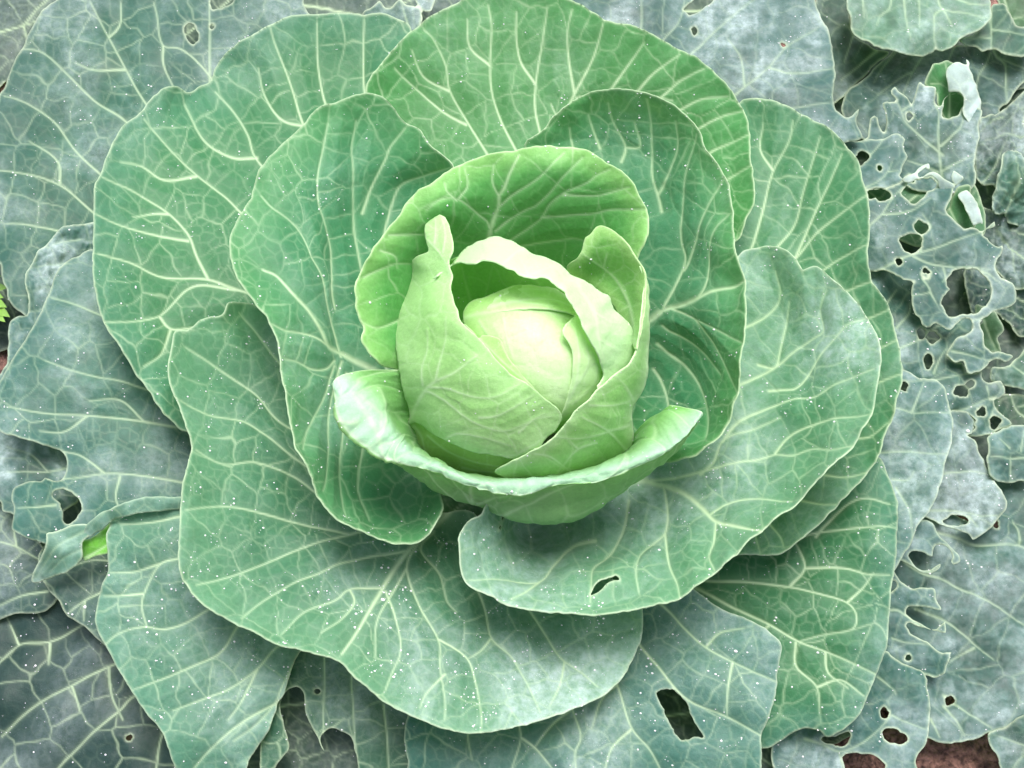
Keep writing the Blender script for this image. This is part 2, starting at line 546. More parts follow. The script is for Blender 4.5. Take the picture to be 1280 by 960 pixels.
# ------------------------------------------------------------------ materials
def leaf_material():
    m = bpy.data.materials.new("cabbage_leaf")
    m.use_nodes = True
    t = m.node_tree; t.nodes.clear()
    N = lambda ty, **k: (lambda n: ([setattr(n, a, b) for a, b in k.items()], n)[1])(t.nodes.new(ty))
    L = t.links.new
    out = N('ShaderNodeOutputMaterial')
    A = {k: N('ShaderNodeAttribute', attribute_name=k) for k in ('tint', 'vein', 'edge', 'bloom')}
    tc = N('ShaderNodeTexCoord')
    def mix(fac, a, b, blend='MIX'):
        n = N('ShaderNodeMix', data_type='RGBA', blend_type=blend)
        if isinstance(fac, float): n.inputs[0].default_value = fac
        else: L(fac, n.inputs[0])
        for s, x in ((6, a), (7, b)):
            if isinstance(x, tuple): n.inputs[s].default_value = (*x, 1)
            else: L(x, n.inputs[s])
        return n.outputs[2]
    def mth(op, a, b=None):
        n = N('ShaderNodeMath', operation=op)
        for i, x in enumerate((a, b)):
            if x is None: continue
            if isinstance(x, (int, float)): n.inputs[i].default_value = x
            else: L(x, n.inputs[i])
        n.use_clamp = op in ('MULTIPLY_ADD',)
        return n.outputs[0]
    def noise(scale, detail=3, rough=0.6):
        n = N('ShaderNodeTexNoise'); n.inputs['Scale'].default_value = scale
        n.inputs['Detail'].default_value = detail; n.inputs['Roughness'].default_value = rough
        L(tc.outputs['Object'], n.inputs['Vector']); return n.outputs['Fac']
    def ramp(x, a, b):
        n = N('ShaderNodeMapRange'); n.inputs[1].default_value = a; n.inputs[2].default_value = b
        L(x, n.inputs[0]); return n.outputs[0]
    fine = noise(420, 4, 0.7)
    grain = ramp(fine, 0.25, 0.75)
    base = mix(mth('MULTIPLY', grain, 0.45), A['tint'].outputs['Color'], (0.9, 1.0, 0.9), 'SOFT_LIGHT')
    # waxy bloom: pale, bluish and patchy
    patch = ramp(noise(110, 6, 0.72), 0.38, 0.66)
    bl = mth('MULTIPLY', A['bloom'].outputs['Fac'], mth('ADD', mth('MULTIPLY', patch, 0.7), 0.3))
    base = mix(mth('MULTIPLY', bl, 0.72), base, (0.50, 0.61, 0.63))
    # fine white dusting of mist drops too small to model
    vo = N('ShaderNodeTexVoronoi'); vo.inputs['Scale'].default_value = 900; L(tc.outputs['Object'], vo.inputs['Vector'])
    dots = mth('MULTIPLY', ramp(vo.outputs['Distance'], 0.30, 0.16), ramp(noise(70, 3, 0.6), 0.52, 0.7))
    base = mix(mth('MULTIPLY', dots, mth('ADD', mth('MULTIPLY', A['bloom'].outputs['Fac'], 0.5), 0.05)), base, (0.75, 0.8, 0.78))
    vcol = mix(0.30, (0.64, 0.82, 0.52), A['tint'].outputs['Color'])
    base = mix(mth('MULTIPLY', A['vein'].outputs['Fac'], 0.9), base, vcol)
    base = mix(mth('MULTIPLY', A['edge'].outputs['Fac'], 0.6), base, (0.62, 0.72, 0.50))
    p = N('ShaderNodeBsdfPrincipled')
    L(base, p.inputs['Base Color'])
    p.inputs['Specular IOR Level'].default_value = 0.26
    L(mth('ADD', mth('MULTIPLY', grain, 0.16), 0.40), p.inputs['Roughness'])
    p.inputs['Sheen Weight'].default_value = 0.05; p.inputs['Sheen Roughness'].default_value = 0.45
    p.inputs['Sheen Tint'].default_value = (0.85, 0.95, 1.0, 1)
    bp = N('ShaderNodeBump'); bp.inputs['Strength'].default_value = 0.5; bp.inputs['Distance'].default_value = 0.0009
    L(mth('ADD', mth('ADD', noise(240, 5, 0.65), mth('MULTIPLY', noise(900, 2, 0.6), 0.35)), mth('MULTIPLY', dots, 0.4)), bp.inputs['Height']); L(bp.outputs[0], p.inputs['Normal'])
    tr = N('ShaderNodeBsdfTranslucent')
    tcol = mix(1.0, base, (0.92, 1.0, 0.62), 'MULTIPLY')
    tcol2 = mix(0.35, tcol, (0.22, 0.5, 0.10))
    L(tcol2, tr.inputs['Color']); L(bp.outputs[0], tr.inputs['Normal'])
    ms = N('ShaderNodeMixShader'); ms.inputs[0].default_value = 0.36
    L(p.outputs[0], ms.inputs[1]); L(tr.outputs[0], ms.inputs[2])
    L(ms.outputs[0], out.inputs['Surface'])
    return m

def soil_material():
    m = bpy.data.materials.new("soil")
    m.use_nodes = True
    t = m.node_tree; p = t.nodes['Principled BSDF']; L = t.links.new
    tc = t.nodes.new('ShaderNodeTexCoord')
    n = t.nodes.new('ShaderNodeTexNoise'); n.inputs['Scale'].default_value = 170; n.inputs['Detail'].default_value = 8
    L(tc.outputs['Object'], n.inputs['Vector'])
    cr = t.nodes.new('ShaderNodeValToRGB')
    cr.color_ramp.elements[0].position = 0.35; cr.color_ramp.elements[0].color = (0.06, 0.028, 0.023, 1)
    cr.color_ramp.elements[1].position = 0.7; cr.color_ramp.elements[1].color = (0.30, 0.155, 0.125, 1)
    L(n.outputs['Fac'], cr.inputs[0]); L(cr.outputs[0], p.inputs['Base Color'])
    p.inputs['Roughness'].default_value = 0.9
    n2 = t.nodes.new('ShaderNodeTexNoise'); n2.inputs['Scale'].default_value = 400; n2.inputs['Detail'].default_value = 5
    L(tc.outputs['Object'], n2.inputs['Vector'])
    b = t.nodes.new('ShaderNodeBump'); b.inputs['Distance'].default_value = 0.006; b.inputs['Strength'].default_value = 0.8
    L(n2.outputs['Fac'], b.inputs['Height']); L(b.outputs[0], p.inputs['Normal'])
    return m

def plain(name, col, rough=0.5, noise_scale=60, trans=0.0):
    m = bpy.data.materials.new(name)
    m.use_nodes = True
    t = m.node_tree; p = t.nodes['Principled BSDF']; L = t.links.new
    n = t.nodes.new('ShaderNodeTexNoise'); n.inputs['Scale'].default_value = noise_scale
    mx = t.nodes.new('ShaderNodeMix'); mx.data_type = 'RGBA'
    mx.inputs[6].default_value = (*[c * 0.75 for c in col], 1); mx.inputs[7].default_value = (*[c * 1.2 for c in col], 1)
    L(n.outputs['Fac'], mx.inputs[0]); L(mx.outputs[2], p.inputs['Base Color'])
    p.inputs['Roughness'].default_value = rough
    return m

def water_material():
    m = bpy.data.materials.new("dew_water")
    m.use_nodes = True
    p = m.node_tree.nodes['Principled BSDF']
    p.inputs['Base Color'].default_value = (1, 1, 1, 1)
    p.inputs['Roughness'].default_value = 0.06
    p.inputs['IOR'].default_value = 1.33
    p.inputs['Transmission Weight'].default_value = 0.45
    return m

MAT_LEAF = leaf_material()
MAT_SOIL = soil_material()
MAT_STEM = plain("stem_skin", (0.10, 0.18, 0.06), 0.5)
MAT_WATER = water_material()

# ------------------------------------------------------------------ ground
def build_soil():
    n = 220
    g = np.linspace(-1, 1, n)
    g = np.sign(g) * (0.55 * np.abs(g) + 5.45 * np.abs(g) ** 5)        # dense under the plant, out to 6 m
    GX, GY = np.meshgrid(g, g + 0.05)
    x, y = GX.ravel(), GY.ravel()
    r = np.hypot(x, y)
    z = (fbm(x * 14, y * 14, 3, 4) - 0.5) * 0.03 + (fbm(x * 60, y * 60, 5, 3) - 0.5) * 0.012
    idx = np.arange(n * n).reshape(n, n)
    Q = np.stack([idx[:-1, :-1].ravel(), idx[:-1, 1:].ravel(), idx[1:, 1:].ravel(), idx[1:, :-1].ravel()], 1)
    ob = link("soil", raw_mesh("soil", np.stack([x, y, z], 1), Q, np.zeros((0, 3), int), {}), MAT_SOIL)
    ob['kind'] = 'structure'; ob['label'] = 'red brown crumbly garden soil under the cabbages'
    # crumbs
    rng = np.random.RandomState(4)
    ico_v = []
    t = (1 + 5 ** 0.5) / 2
    for a, b in ((-1, t), (1, t), (-1, -t), (1, -t)):
        ico_v.append((a, b, 0))
    for a, b in ((-1, t), (1, t), (-1, -t), (1, -t)):
        ico_v.append((0, a, b))
    for a, b in ((-1, t), (1, t), (-1, -t), (1, -t)):
        ico_v.append((b, 0, a))
    ico_v = np.array([(-1, t, 0), (1, t, 0), (-1, -t, 0), (1, -t, 0), (0, -1, t), (0, 1, t), (0, -1, -t), (0, 1, -t), (t, 0, -1), (t, 0, 1), (-t, 0, -1), (-t, 0, 1)]) / 1.9
    ico_f = np.array([(0, 11, 5), (0, 5, 1), (0, 1, 7), (0, 7, 10), (0, 10, 11), (1, 5, 9), (5, 11, 4), (11, 10, 2), (10, 7, 6), (7, 1, 8),
                      (3, 9, 4), (3, 4, 2), (3, 2, 6), (3, 6, 8), (3, 8, 9), (4, 9, 5), (2, 4, 11), (6, 2, 10), (8, 6, 7), (9, 8, 1)])
    spots = []
    for (px, py, sx, sy, k) in ((1195, 935, 60, 35, 6000), (1100, 950, 60, 25, 2000)):
        c = at_z(px + rng.normal(0, sx, k), py + rng.normal(0, sy, k), 0.0)
        spots.append(c)
    sp = np.vstack(spots); k = len(sp)
    zz = (fbm(sp[:, 0] * 14, sp[:, 1] * 14, 3, 4) - 0.5) * 0.03
    size = 0.0010 + 0.0035 * rng.rand(k) ** 2.5
    Vs = ico_v[None] * (0.7 + 0.6 * rng.rand(k, 12, 1)) * size[:, None, None] * np.array([1, 1, 0.75])
    ang = rng.rand(k) * 6.28
    ca, sa = np.cos(ang), np.sin(ang)
    Vx = Vs[..., 0] * ca[:, None] - Vs[..., 1] * sa[:, None]; Vy = Vs[..., 0] * sa[:, None] + Vs[..., 1] * ca[:, None]
    Vs = np.stack([Vx, Vy, Vs[..., 2]], -1) + np.stack([sp[:, 0], sp[:, 1], zz + size * 0.2], 1)[:, None]
    F = (ico_f[None] + (np.arange(k) * 12)[:, None, None]).reshape(-1, 3)
    ob = link("soil_crumbs", raw_mesh("soil_crumbs", Vs.reshape(-1, 3), np.zeros((0, 4), int), F, {}), MAT_SOIL)
    ob['kind'] = 'stuff'; ob['label'] = 'loose crumbs of red brown soil lying on the ground'; ob['category'] = 'soil'
build_soil()

def tube(name, path, radii, mat, parent, seg=14):
    path = np.array(path, float)
    n = len(path); V = []
    for i in range(n):
        t = path[min(i + 1, n - 1)] - path[max(i - 1, 0)]; t /= np.linalg.norm(t)
        a = np.cross(t, [0.3, 0.9, 0.1]); a /= np.linalg.norm(a); b = np.cross(t, a)
        for k in range(seg):
            an = 2 * math.pi * k / seg
            rr = radii[i] * (1 + 0.08 * math.sin(3 * an + i))
            V.append(path[i] + rr * (math.cos(an) * a + math.sin(an) * b))
    idx = np.arange(n * seg).reshape(n, seg); nx = np.roll(idx, -1, 1)
    Q = np.stack([idx[:-1].ravel(), nx[:-1].ravel(), nx[1:].ravel(), idx[1:].ravel()], 1)
    return link(name, raw_mesh(name, np.array(V), Q, np.zeros((0, 3), int), {}), mat, parent)

# ------------------------------------------------------------------ the cabbage in the middle
CAB = empty("cabbage", (0, 0, 0), "large dew covered cabbage with pale green heart filling the middle", "cabbage", "cabbages in the plot")
tube("stem", [(0, 0, -0.02), (0, 0.002, 0.03), (0, 0.0, 0.07), (0, 0.0, 0.11), (0, 0, 0.14)], [0.022, 0.02, 0.024, 0.034, 0.05], MAT_STEM, CAB)

GREY = (0.026, 0.072, 0.064); DARK = (0.045, 0.08, 0.065)
OUT = (0.026, 0.115, 0.072); MID = (0.036, 0.158, 0.070); GRN = (0.072, 0.265, 0.065); INN = (0.165, 0.36, 0.085)
PALE = (0.44, 0.62, 0.24); PALE2 = (0.34, 0.54, 0.17)
RIMM = (0.16, 0.30, 0.20)

HC = at_z(655, 462, 0.185)
HR = 0.0928
KC = at_z(664, 452, 0.222)
KR = 0.0545

HEAD_KW = dict(net=0.6, vein=1.0, fine=0.16, bloom=0.0, swell=0.0011, rib=-0.5, puff=0.0002, wave=0.005, ruffle=0.0025, roll=0.0003, crumple=0.0003,
               edge=0.5, dew=0.35, step=1.5, cell=30, jag=0.8, wm=6, ws=3.0)

def build_head():
    core = sheet("580,400 585,384 611,371 636,361 658,357 686,359 705,369 726,384 745,410 758,450 757,490 735,520 705,540 670,530 630,500 600,450",
                 shell(KC, KR, [(664, 452, 0), (600, 400, 0), (740, 440, 0)]), veins="@I 540,740 700,700 900,680 1100,690 1250,740; 640,760 720,880 800,950; 800,740 830,900 860,1000",
                 tint=(0.5, 0.73, 0.35), tint2=(0.27, 0.5, 0.14), fade=52, seed=60, **{**HEAD_KW, 'vein': 0.7})  # darker core rim: mostly shading put into the tint, partly greener leaf
    # the rest of the core, out of sight behind: a closed ball
    rngv = np.linspace(0, math.pi, 24); au = np.linspace(0, 2 * math.pi, 40, endpoint=False)
    TH, PH = np.meshgrid(rngv, au, indexing='ij')
    back = KC - (KC - CAM) / np.linalg.norm(KC - CAM) * (-0.004)
    V = back + 0.94 * KR * np.stack([np.sin(TH) * np.cos(PH), np.sin(TH) * np.sin(PH), np.cos(TH)], -1).reshape(-1, 3)
    idx = np.arange(24 * 40).reshape(24, 40); nx = np.roll(idx, -1, 1)
    Q = np.stack([idx[:-1].ravel(), idx[1:].ravel(), nx[1:].ravel(), nx[:-1].ravel()], 1)
    n = len(V)
    ball = dict(V=V, Q=Q, T=np.zeros((0, 3), int), N=V - back, vein=np.zeros(n), edge=np.zeros(n), bloom=np.zeros(n),
                tint=np.tile(np.array(PALE2) * 0.8, (n, 1)), sd=np.full(n, 9.), dew=np.zeros(n), X=np.zeros((n, 2)))
    head = leaf_object("head", [core, ball], CAB, "pale whitish green firm heart")
    # cavity wall: inside of the hood leaf, deep green
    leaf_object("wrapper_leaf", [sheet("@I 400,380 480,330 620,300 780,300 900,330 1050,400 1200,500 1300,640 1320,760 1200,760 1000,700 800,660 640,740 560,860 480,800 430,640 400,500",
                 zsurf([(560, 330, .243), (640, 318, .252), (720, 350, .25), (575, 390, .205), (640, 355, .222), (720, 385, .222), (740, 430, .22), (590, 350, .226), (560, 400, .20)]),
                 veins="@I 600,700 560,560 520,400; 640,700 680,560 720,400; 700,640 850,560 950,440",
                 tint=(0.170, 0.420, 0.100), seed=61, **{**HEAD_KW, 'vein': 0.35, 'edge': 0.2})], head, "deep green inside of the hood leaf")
    # second heart leaf along the lower left
    leaf_object("wrapper_leaf", [sheet("@I 535,770 560,790 600,830 640,880 @J 650,0 770,20 800,90 850,170 900,230 960,300 1000,345 1040,400 1100,460 1000,500 900,420 760,300 640,180 560,60 520,-60",
                 shell(KC, KR, [(600, 420, .004), (640, 450, .004), (668, 484, .003), (700, 510, .002), (585, 400, .003)]),
                 veins="@I 560,800 640,900 ; @J 640,20 760,140 860,230 960,310", tint=(0.3, 0.54, 0.17), seed=62, **HEAD_KW)], head)
    # heart leaf on the right
    leaf_object("wrapper_leaf", [sheet("702,416 712,401 722,394 729,408 738,427 748,446 758,468 760,500 735,530 712,540 700,524 708,503 714,480 716,455 713,435",
                 shell(KC, KR, [(722, 394, .009), (716, 440, .005), (745, 450, .006), (710, 500, .004), (740, 500, .004)]),
                 veins="@K 330,640 420,450 440,250 420,60; 420,450 500,300 480,120; 400,560 540,430 570,300", tint=(0.460, 0.710, 0.310), seed=63, **HEAD_KW)], head)
    # thin leaf capping the top of the heart
    leaf_object("wrapper_leaf", [sheet("577,403 580,392 585,384 598,376 611,371 636,361 658,357 686,359 705,369 724,384 728,398 716,394 700,390 680,387 660,387 640,388 620,391 600,396 588,400",
                 shell(KC, KR, [(580, 400, .001), (640, 388, .0022), (720, 392, .002), (660, 358, .001), (620, 368, .001)]),
                 veins="577,400 600,388 640,378 690,376 720,386; 600,388 640,366 680,362; 640,378 690,384", tint=(0.360, 0.600, 0.220), tint2=(0.460, 0.680, 0.300), fade=8, seed=59, **HEAD_KW)], head)
    # hood leaf over the top
    leaf_object("wrapper_leaf", [sheet("545,352 561,338 570,325 580,314 592,308 608,304 623,302 645,304 668,312 687,321 705,335 718,344 729,352 740,358 755,370 771,390 785,411 793,430 792,446 780,464 766,478 752,494 746,484 755,470 751,456 741,434 730,414 722,392 714,379 703,363 686,352 660,344 634,337 622,331 605,331 585,333 577,330 563,334",
                 shell(HC, HR, [(562, 336, .012), (600, 306, .006), (645, 304, .010), (690, 322, .012), (700, 358, .028), (640, 338, .030), (590, 332, .022), (740, 358, .008), (771, 390, .004), (793, 430, .0), (741, 434, .012), (755, 470, -.001), (790, 446, -.003), (752, 492, -.004), (775, 465, -.004)]),
                 veins="@V 700,420 780,560 800,700 830,820; 780,560 880,620; 800,700 900,760 ; 300,300 420,200 560,240", tint=(0.4, 0.65, 0.3), tint2=(0.46, 0.7, 0.36), seed=64, **{**HEAD_KW, 'ruffle': .005, 'jag': 1.6, 'wave': .006})], head)
    # lowest wrap at the lower left
    leaf_object("wrapper_leaf", [sheet("@J 150,560 210,640 215,780 260,860 400,920 540,980 700,1060 1000,1060 1100,900 860,690 500,600 240,540",
                 shell(HC, HR, [(505, 530, -.004), (520, 545, -.005), (540, 590, -.006), (600, 600, -.006), (640, 560, -.006), (580, 550, -.008)]),
                 veins="@J 200,600 260,680 280,760; 520,880 640,905 810,910; 300,660 480,800 700,860 900,880", tint=PALE2, tint2=(0.300, 0.500, 0.150), seed=65, **HEAD_KW)], head)
    # big left wrap
    leaf_object("wrapper_leaf", [sheet("@I 300,285 287,240 275,200 272,150 275,90 288,58 315,42 345,38 378,44 402,58 425,100 440,150 452,190 462,240 466,285 455,320 440,350 447,395 458,450 450,520 465,600 500,690 530,770 600,840 660,910 690,960 @J 680,80 780,190 850,260 960,320 1060,410 1170,500 1190,560 1150,640 1080,690 1000,780 900,830 860,818 720,790 600,770 500,735 400,690 320,650 250,600 205,575 160,590 165,540 140,380 110,200 95,50 @I 90,800 110,640 140,480 160,390 220,325",
                 shell(HC, HR, [(503, 440, .0), (510, 520, .0), (512, 340, .008), (538, 322, .247, 'z'), (524, 331, .236, 'z'), (563, 345, .260, 'z'), (567, 380, .016), (533, 285, .252, 'z'), (545, 268, .256, 'z'), (560, 274, .261, 'z'), (567, 308, .264, 'z'), (550, 295, .2575, 'z'), (551, 320, .2555, 'z'), (536, 302, .251, 'z'), (600, 430, .012), (660, 480, .010), (700, 520, .009), (660, 560, .006), (560, 550, .003), (580, 480, .006), (540, 420, .006)]),
                 veins="@J 160,590 200,490 270,370 350,300 460,250 530,200 620,130; 270,370 300,372 400,430 520,520 650,590 800,630 950,580 1070,520; 310,340 420,350 540,390 650,410 750,400 900,320; 265,330 265,200 290,100 300,-40; 640,540 750,530 850,480 1000,390; 420,680 480,650 600,655 700,680 850,730; 350,290 380,150 420,0 430,-120; @I 300,220 350,270 400,330 430,390 440,450; 340,240 345,150 340,60; 400,300 410,180 385,70; @J 900,640 1000,560 1120,540",
                 tint=(0.27, 0.53, 0.17), tint2=(0.36, 0.61, 0.25), fade=40, seed=66, **HEAD_KW)], head)
    # right wrap with its ear
    rim = [(747, 285, .262, 'z'), (768, 291, .266, 'z'), (785, 307, .268, 'z'), (801, 330, .266, 'z'), (806, 370, .262, 'z'), (800, 418, .257, 'z'), (796, 438, .252, 'z')]
    leaf_object("wrapper_leaf", [
        sheet("801,332 806,345 806,370 803,395 800,418 796,438 786,454 769,469 752,484 737,499 721,514 711,526 698,541 674,557 651,569 640,574 619,587 634,594 650,606 680,625 730,625 768,605 782,575 790,546 792,520 796,505 805,490 811,475 814,456 815,428 814,400 812,358",
              shell(HC, HR, rim[3:] + [(786, 454, .018), (752, 484, .015), (711, 526, .013), (674, 557, .010), (625, 587, .007), (813, 390, .252, 'z'), (815, 428, .236, 'z'), (812, 465, .222, 'z'), (800, 500, .006), (760, 520, .008), (790, 546, .004), (700, 600, .004), (770, 600, .002), (730, 550, .007)]),
              veins="@K 1000,1100 760,870 640,740 470,650 ; 640,740 780,700 830,600; 780,700 520,780 380,790 280,770; 440,860 380,800; 520,570 700,570 800,540; 820,540 760,440 700,380; 560,820 440,860 300,1000; 150,880 250,900 380,1000; 830,600 900,400 920,200",
              tint=(0.235, 0.49, 0.145), tint2=(0.4, 0.64, 0.29), fade=14, seed=68, **HEAD_KW),
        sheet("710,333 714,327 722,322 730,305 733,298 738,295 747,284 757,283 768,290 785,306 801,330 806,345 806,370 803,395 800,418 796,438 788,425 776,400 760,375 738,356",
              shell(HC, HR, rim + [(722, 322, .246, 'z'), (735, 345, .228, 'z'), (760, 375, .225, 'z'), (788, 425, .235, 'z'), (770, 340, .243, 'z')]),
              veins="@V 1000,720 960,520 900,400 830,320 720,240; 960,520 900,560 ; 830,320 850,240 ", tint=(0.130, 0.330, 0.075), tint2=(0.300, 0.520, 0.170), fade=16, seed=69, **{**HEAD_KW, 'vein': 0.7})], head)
build_head()

MIDK = dict(step=1.55, vein=1.0)

LEAVES = []
def L(name_label, outline, z, veins='', holes='', parent=None, **kw):
    LEAVES.append((name_label, outline, z, veins, holes, parent, kw))

# back cup leaf
L("bright green leaf curving up behind the heart",
  "444,360 454,337 463,315 474,300 491,277 510,251 523,238 540,229 555,216 568,208 583,202 600,196 615,191 641,188 651,186 672,183 694,183 721,184 737,189 749,197 762,205 779,216 792,229 799,244 807,259 811,276 810,299 801,316 797,330 790,400 750,450 650,470 560,480 505,482 497,465 475,457 460,439 452,424 456,409 449,394 445,371",
  [(690, 184, .276), (600, 197, .272), (520, 242, .266), (450, 350, .25), (810, 285, .252), (799, 327, .238), (470, 450, .22), (545, 258, .262), (480, 330, .246), (690, 208, .272), (780, 248, .256), (620, 262, .238), (606, 298, .216), (700, 285, .224), (560, 300, .220), (505, 380, .208), (690, 245, .252), (650, 420, .12), (505, 460, .19), (765, 300, .226), (740, 400, .14)],
  "606,330 611,300 615,281 624,255 624,244 630,236 637,217 649,193; 622,261 641,244 660,232 674,222 694,201 706,190; 619,289 639,274 660,262 668,259 687,242 704,222 728,197; 620,315 640,299 676,274 687,256 702,244 737,227 745,220 762,212; 677,272 715,269 745,267 760,263 807,262; 702,244 747,245 764,241 786,234; 640,310 664,306 696,301 721,300 740,308; 612,285 609,277 600,270 585,257 572,249 551,249 533,262; 572,249 585,232 582,210; 570,250 558,238 556,228; 624,246 616,229 617,206; 456,347 476,337 495,330 512,330; 476,313 495,321 497,335; 486,294 531,291 560,285; 500,400 470,410 452,400",
  tint=GRN, tint2=(0.200, 0.430, 0.120), fade=34, bloom=0.03, seed=2, vein=1.0, swell=.0022, wave=.006, ruffle=.003, step=1.8, wm=8, ws=2.6, dew=.6, fine=.10)

# left inner leaf
L("green leaf folded lengthwise left of the heart",
  "565,206 548,190 537,180 524,161 505,150 490,131 475,121 456,117 430,124 416,129 394,139 379,157 356,180 337,202 322,225 311,255 296,281 289,300 290,330 300,354 319,379 334,397 345,424 351,461 356,499 364,532 369,562 382,592 401,622 420,646 439,658 460,668 480,677 494,680 516,679 535,669 548,652 554,636 553,624 550,612 556,600 540,580 510,560 490,550 500,520 505,490 520,460 540,380 560,300 575,240",
  [(289, 300, .202), (322, 225, .205), (378, 158, .208), (456, 117, .208), (505, 150, .195), (560, 205, .19), (345, 424, .20), (360, 520, .198), (382, 592, .195), (439, 658, .182), (494, 680, .165), (553, 630, .168), (530, 615, .142), (430, 345, .180), (395, 300, .199), (425, 440, .168), (490, 470, .135), (495, 330, .145), (480, 240, .165), (430, 560, .168), (470, 600, .148), (500, 560, .125), (520, 300, .14), (405, 220, .202)],
  "500,485 490,472 470,456 437,434 420,427 409,409 390,382 367,360 343,336 326,330; 439,439 427,400 420,375 412,337 397,311 379,281 360,266 337,255 326,244; 420,427 400,417 382,412 356,409 341,404; 431,444 420,454 401,456 375,448 356,448; 431,450 415,490 401,515 386,540 380,560; 490,468 478,400 470,350 462,304 456,255 449,199 445,176 447,146; 466,259 475,225 484,195 488,180 505,157; 492,330 490,300 492,270 499,232 524,221 550,213; 433,380 428,356 429,300 416,262 407,244 398,215; 440,445 424,500 418,560 411,600 407,610; 445,460 440,520 436,590 440,640; 470,470 462,540 460,600 470,640; 407,244 400,215 405,180 410,150",
  tint=MID, tint2=(0.056, 0.192, 0.072), fade=60, bloom=0.22, seed=3, cup=0.018, wm=8.5, ws=2.9, step=1.55)

# right inner leaf
L("broad green leaf right of the heart with thick pale ribs",
  "655,181 677,163 696,142 715,127 737,116 775,112 805,116 831,125 857,143 874,162 883,187 897,206 909,232 914,262 916,292 924,326 929,352 933,394 931,427 929,465 920,499 905,532 890,555 875,570 856,580 837,581 815,572 780,540 742,500 722,430 730,360 748,300 738,250 700,212",
  [(775, 112, .205), (700, 140, .195), (660, 180, .182), (857, 143, .215), (909, 232, .218), (924, 326, .22), (933, 400, .22), (920, 499, .21), (880, 567, .19), (845, 580, .168), (812, 400, .155), (812, 500, .13), (835, 250, .185), (760, 200, .165), (860, 400, .186), (860, 500, .165), (875, 300, .205), (800, 250, .16), (805, 330, .15), (835, 460, .15), (740, 190, .168), (735, 430, .095), (745, 320, .115), (770, 520, .10)],
  "795,398 817,380 837,375 860,367 882,358 912,352 926,348; 826,379 837,384 860,397 886,409 929,429; 856,396 875,424 897,454 912,480; 813,405 819,412 841,427 871,450 890,465; 808,430 819,442 841,461 860,484 871,510 872,540; 805,460 813,472 822,502 826,540; 814,382 817,375 828,352 837,315 834,300 836,262 845,225 854,202 866,180 871,168; 837,330 852,296 871,259 888,236 900,222; 862,366 871,352 877,300 890,277 908,262; 812,260 803,210 807,150 808,124; 771,202 775,184 764,150 760,128; 749,187 737,142; 808,240 828,205 840,180 842,150; 775,184 790,182 788,150; 720,190 715,160",
  tint=MID, tint2=(0.054, 0.200, 0.061), fade=60, bloom=0.13, seed=4, cup=0.018, wm=9, ws=3.0, step=1.55)

# lower right
L("wide pale green leaf below right of the heart with a small hole",
  "924,319 942,311 965,309 987,317 999,330 1004,339 1012,335 1021,334 1040,349 1059,367 1077,384 1092,409 1101,435 1100,465 1096,495 1089,521 1074,547 1059,566 1040,585 1025,600 995,626 965,652 942,671 916,697 890,720 867,739 841,754 819,759 800,762 776,768 752,771 719,769 677,765 640,756 610,744 587,731 576,712 573,686 574,667 584,652 602,643 606,633 612,628 621,630 629,641 630,652 627,660 622,664 640,640 660,632 700,640 740,640 790,590 830,560 880,520 905,470 912,380",
  [(924, 319, .172), (965, 309, .18), (1021, 334, .195), (1101, 435, .205), (1089, 521, .20), (1040, 585, .195), (965, 652, .182), (867, 739, .17), (800, 762, .165), (719, 769, .163), (640, 756, .163), (587, 731, .168), (574, 667, .17), (615, 632, .172), (625, 664, .150), (650, 690, .142), (655, 660, .098), (700, 655, .096), (700, 684, .128), (740, 640, .11), (820, 600, .128), (790, 690, .152), (690, 715, .150), (900, 560, .15), (900, 650, .165), (980, 480, .176), (1010, 400, .186), (905, 470, .14), (940, 400, .16), (1000, 570, .178)],
  "770,605 800,598 815,600 849,607 871,622 890,641 912,649 935,656 950,662; 890,641 888,667 884,690 893,712; 881,630 901,617 931,611 961,613 987,619; 812,598 837,592 875,581 912,570 942,561 961,555 984,559 1010,553 1040,557 1064,556; 961,555 976,536 1002,525 1040,516 1085,518; 870,585 888,570 901,544 931,529 965,512; 900,546 916,525 950,502 987,487 1014,484 1040,472 1092,461; 905,490 929,472 957,450 987,424 1010,412 1024,405 1021,382 1032,360; 950,480 987,469 1021,431 1040,416 1059,401 1080,395; 940,450 957,450 965,427 974,390 980,370; 920,410 950,390 969,364 967,335; 825,600 827,607 826,652 797,682 794,712 798,735; 826,652 835,697 846,727 850,748; 784,622 775,649 760,675 741,697 739,727 738,750; 740,665 715,671 690,690 677,709 640,712 587,722; 677,709 660,730 640,745",
  holes="739,742 741,736 743,731 752,726 764,724 770,722 776,728 765,729 752,737 745,741",
  tint=(0.04, 0.15, 0.066), tint2=(0.08, 0.215, 0.108), fade=70, bloom=0.5, mottle=0, seed=5, cup=0.018, wm=9.5, ws=3.1, step=1.55, dew=1.3)


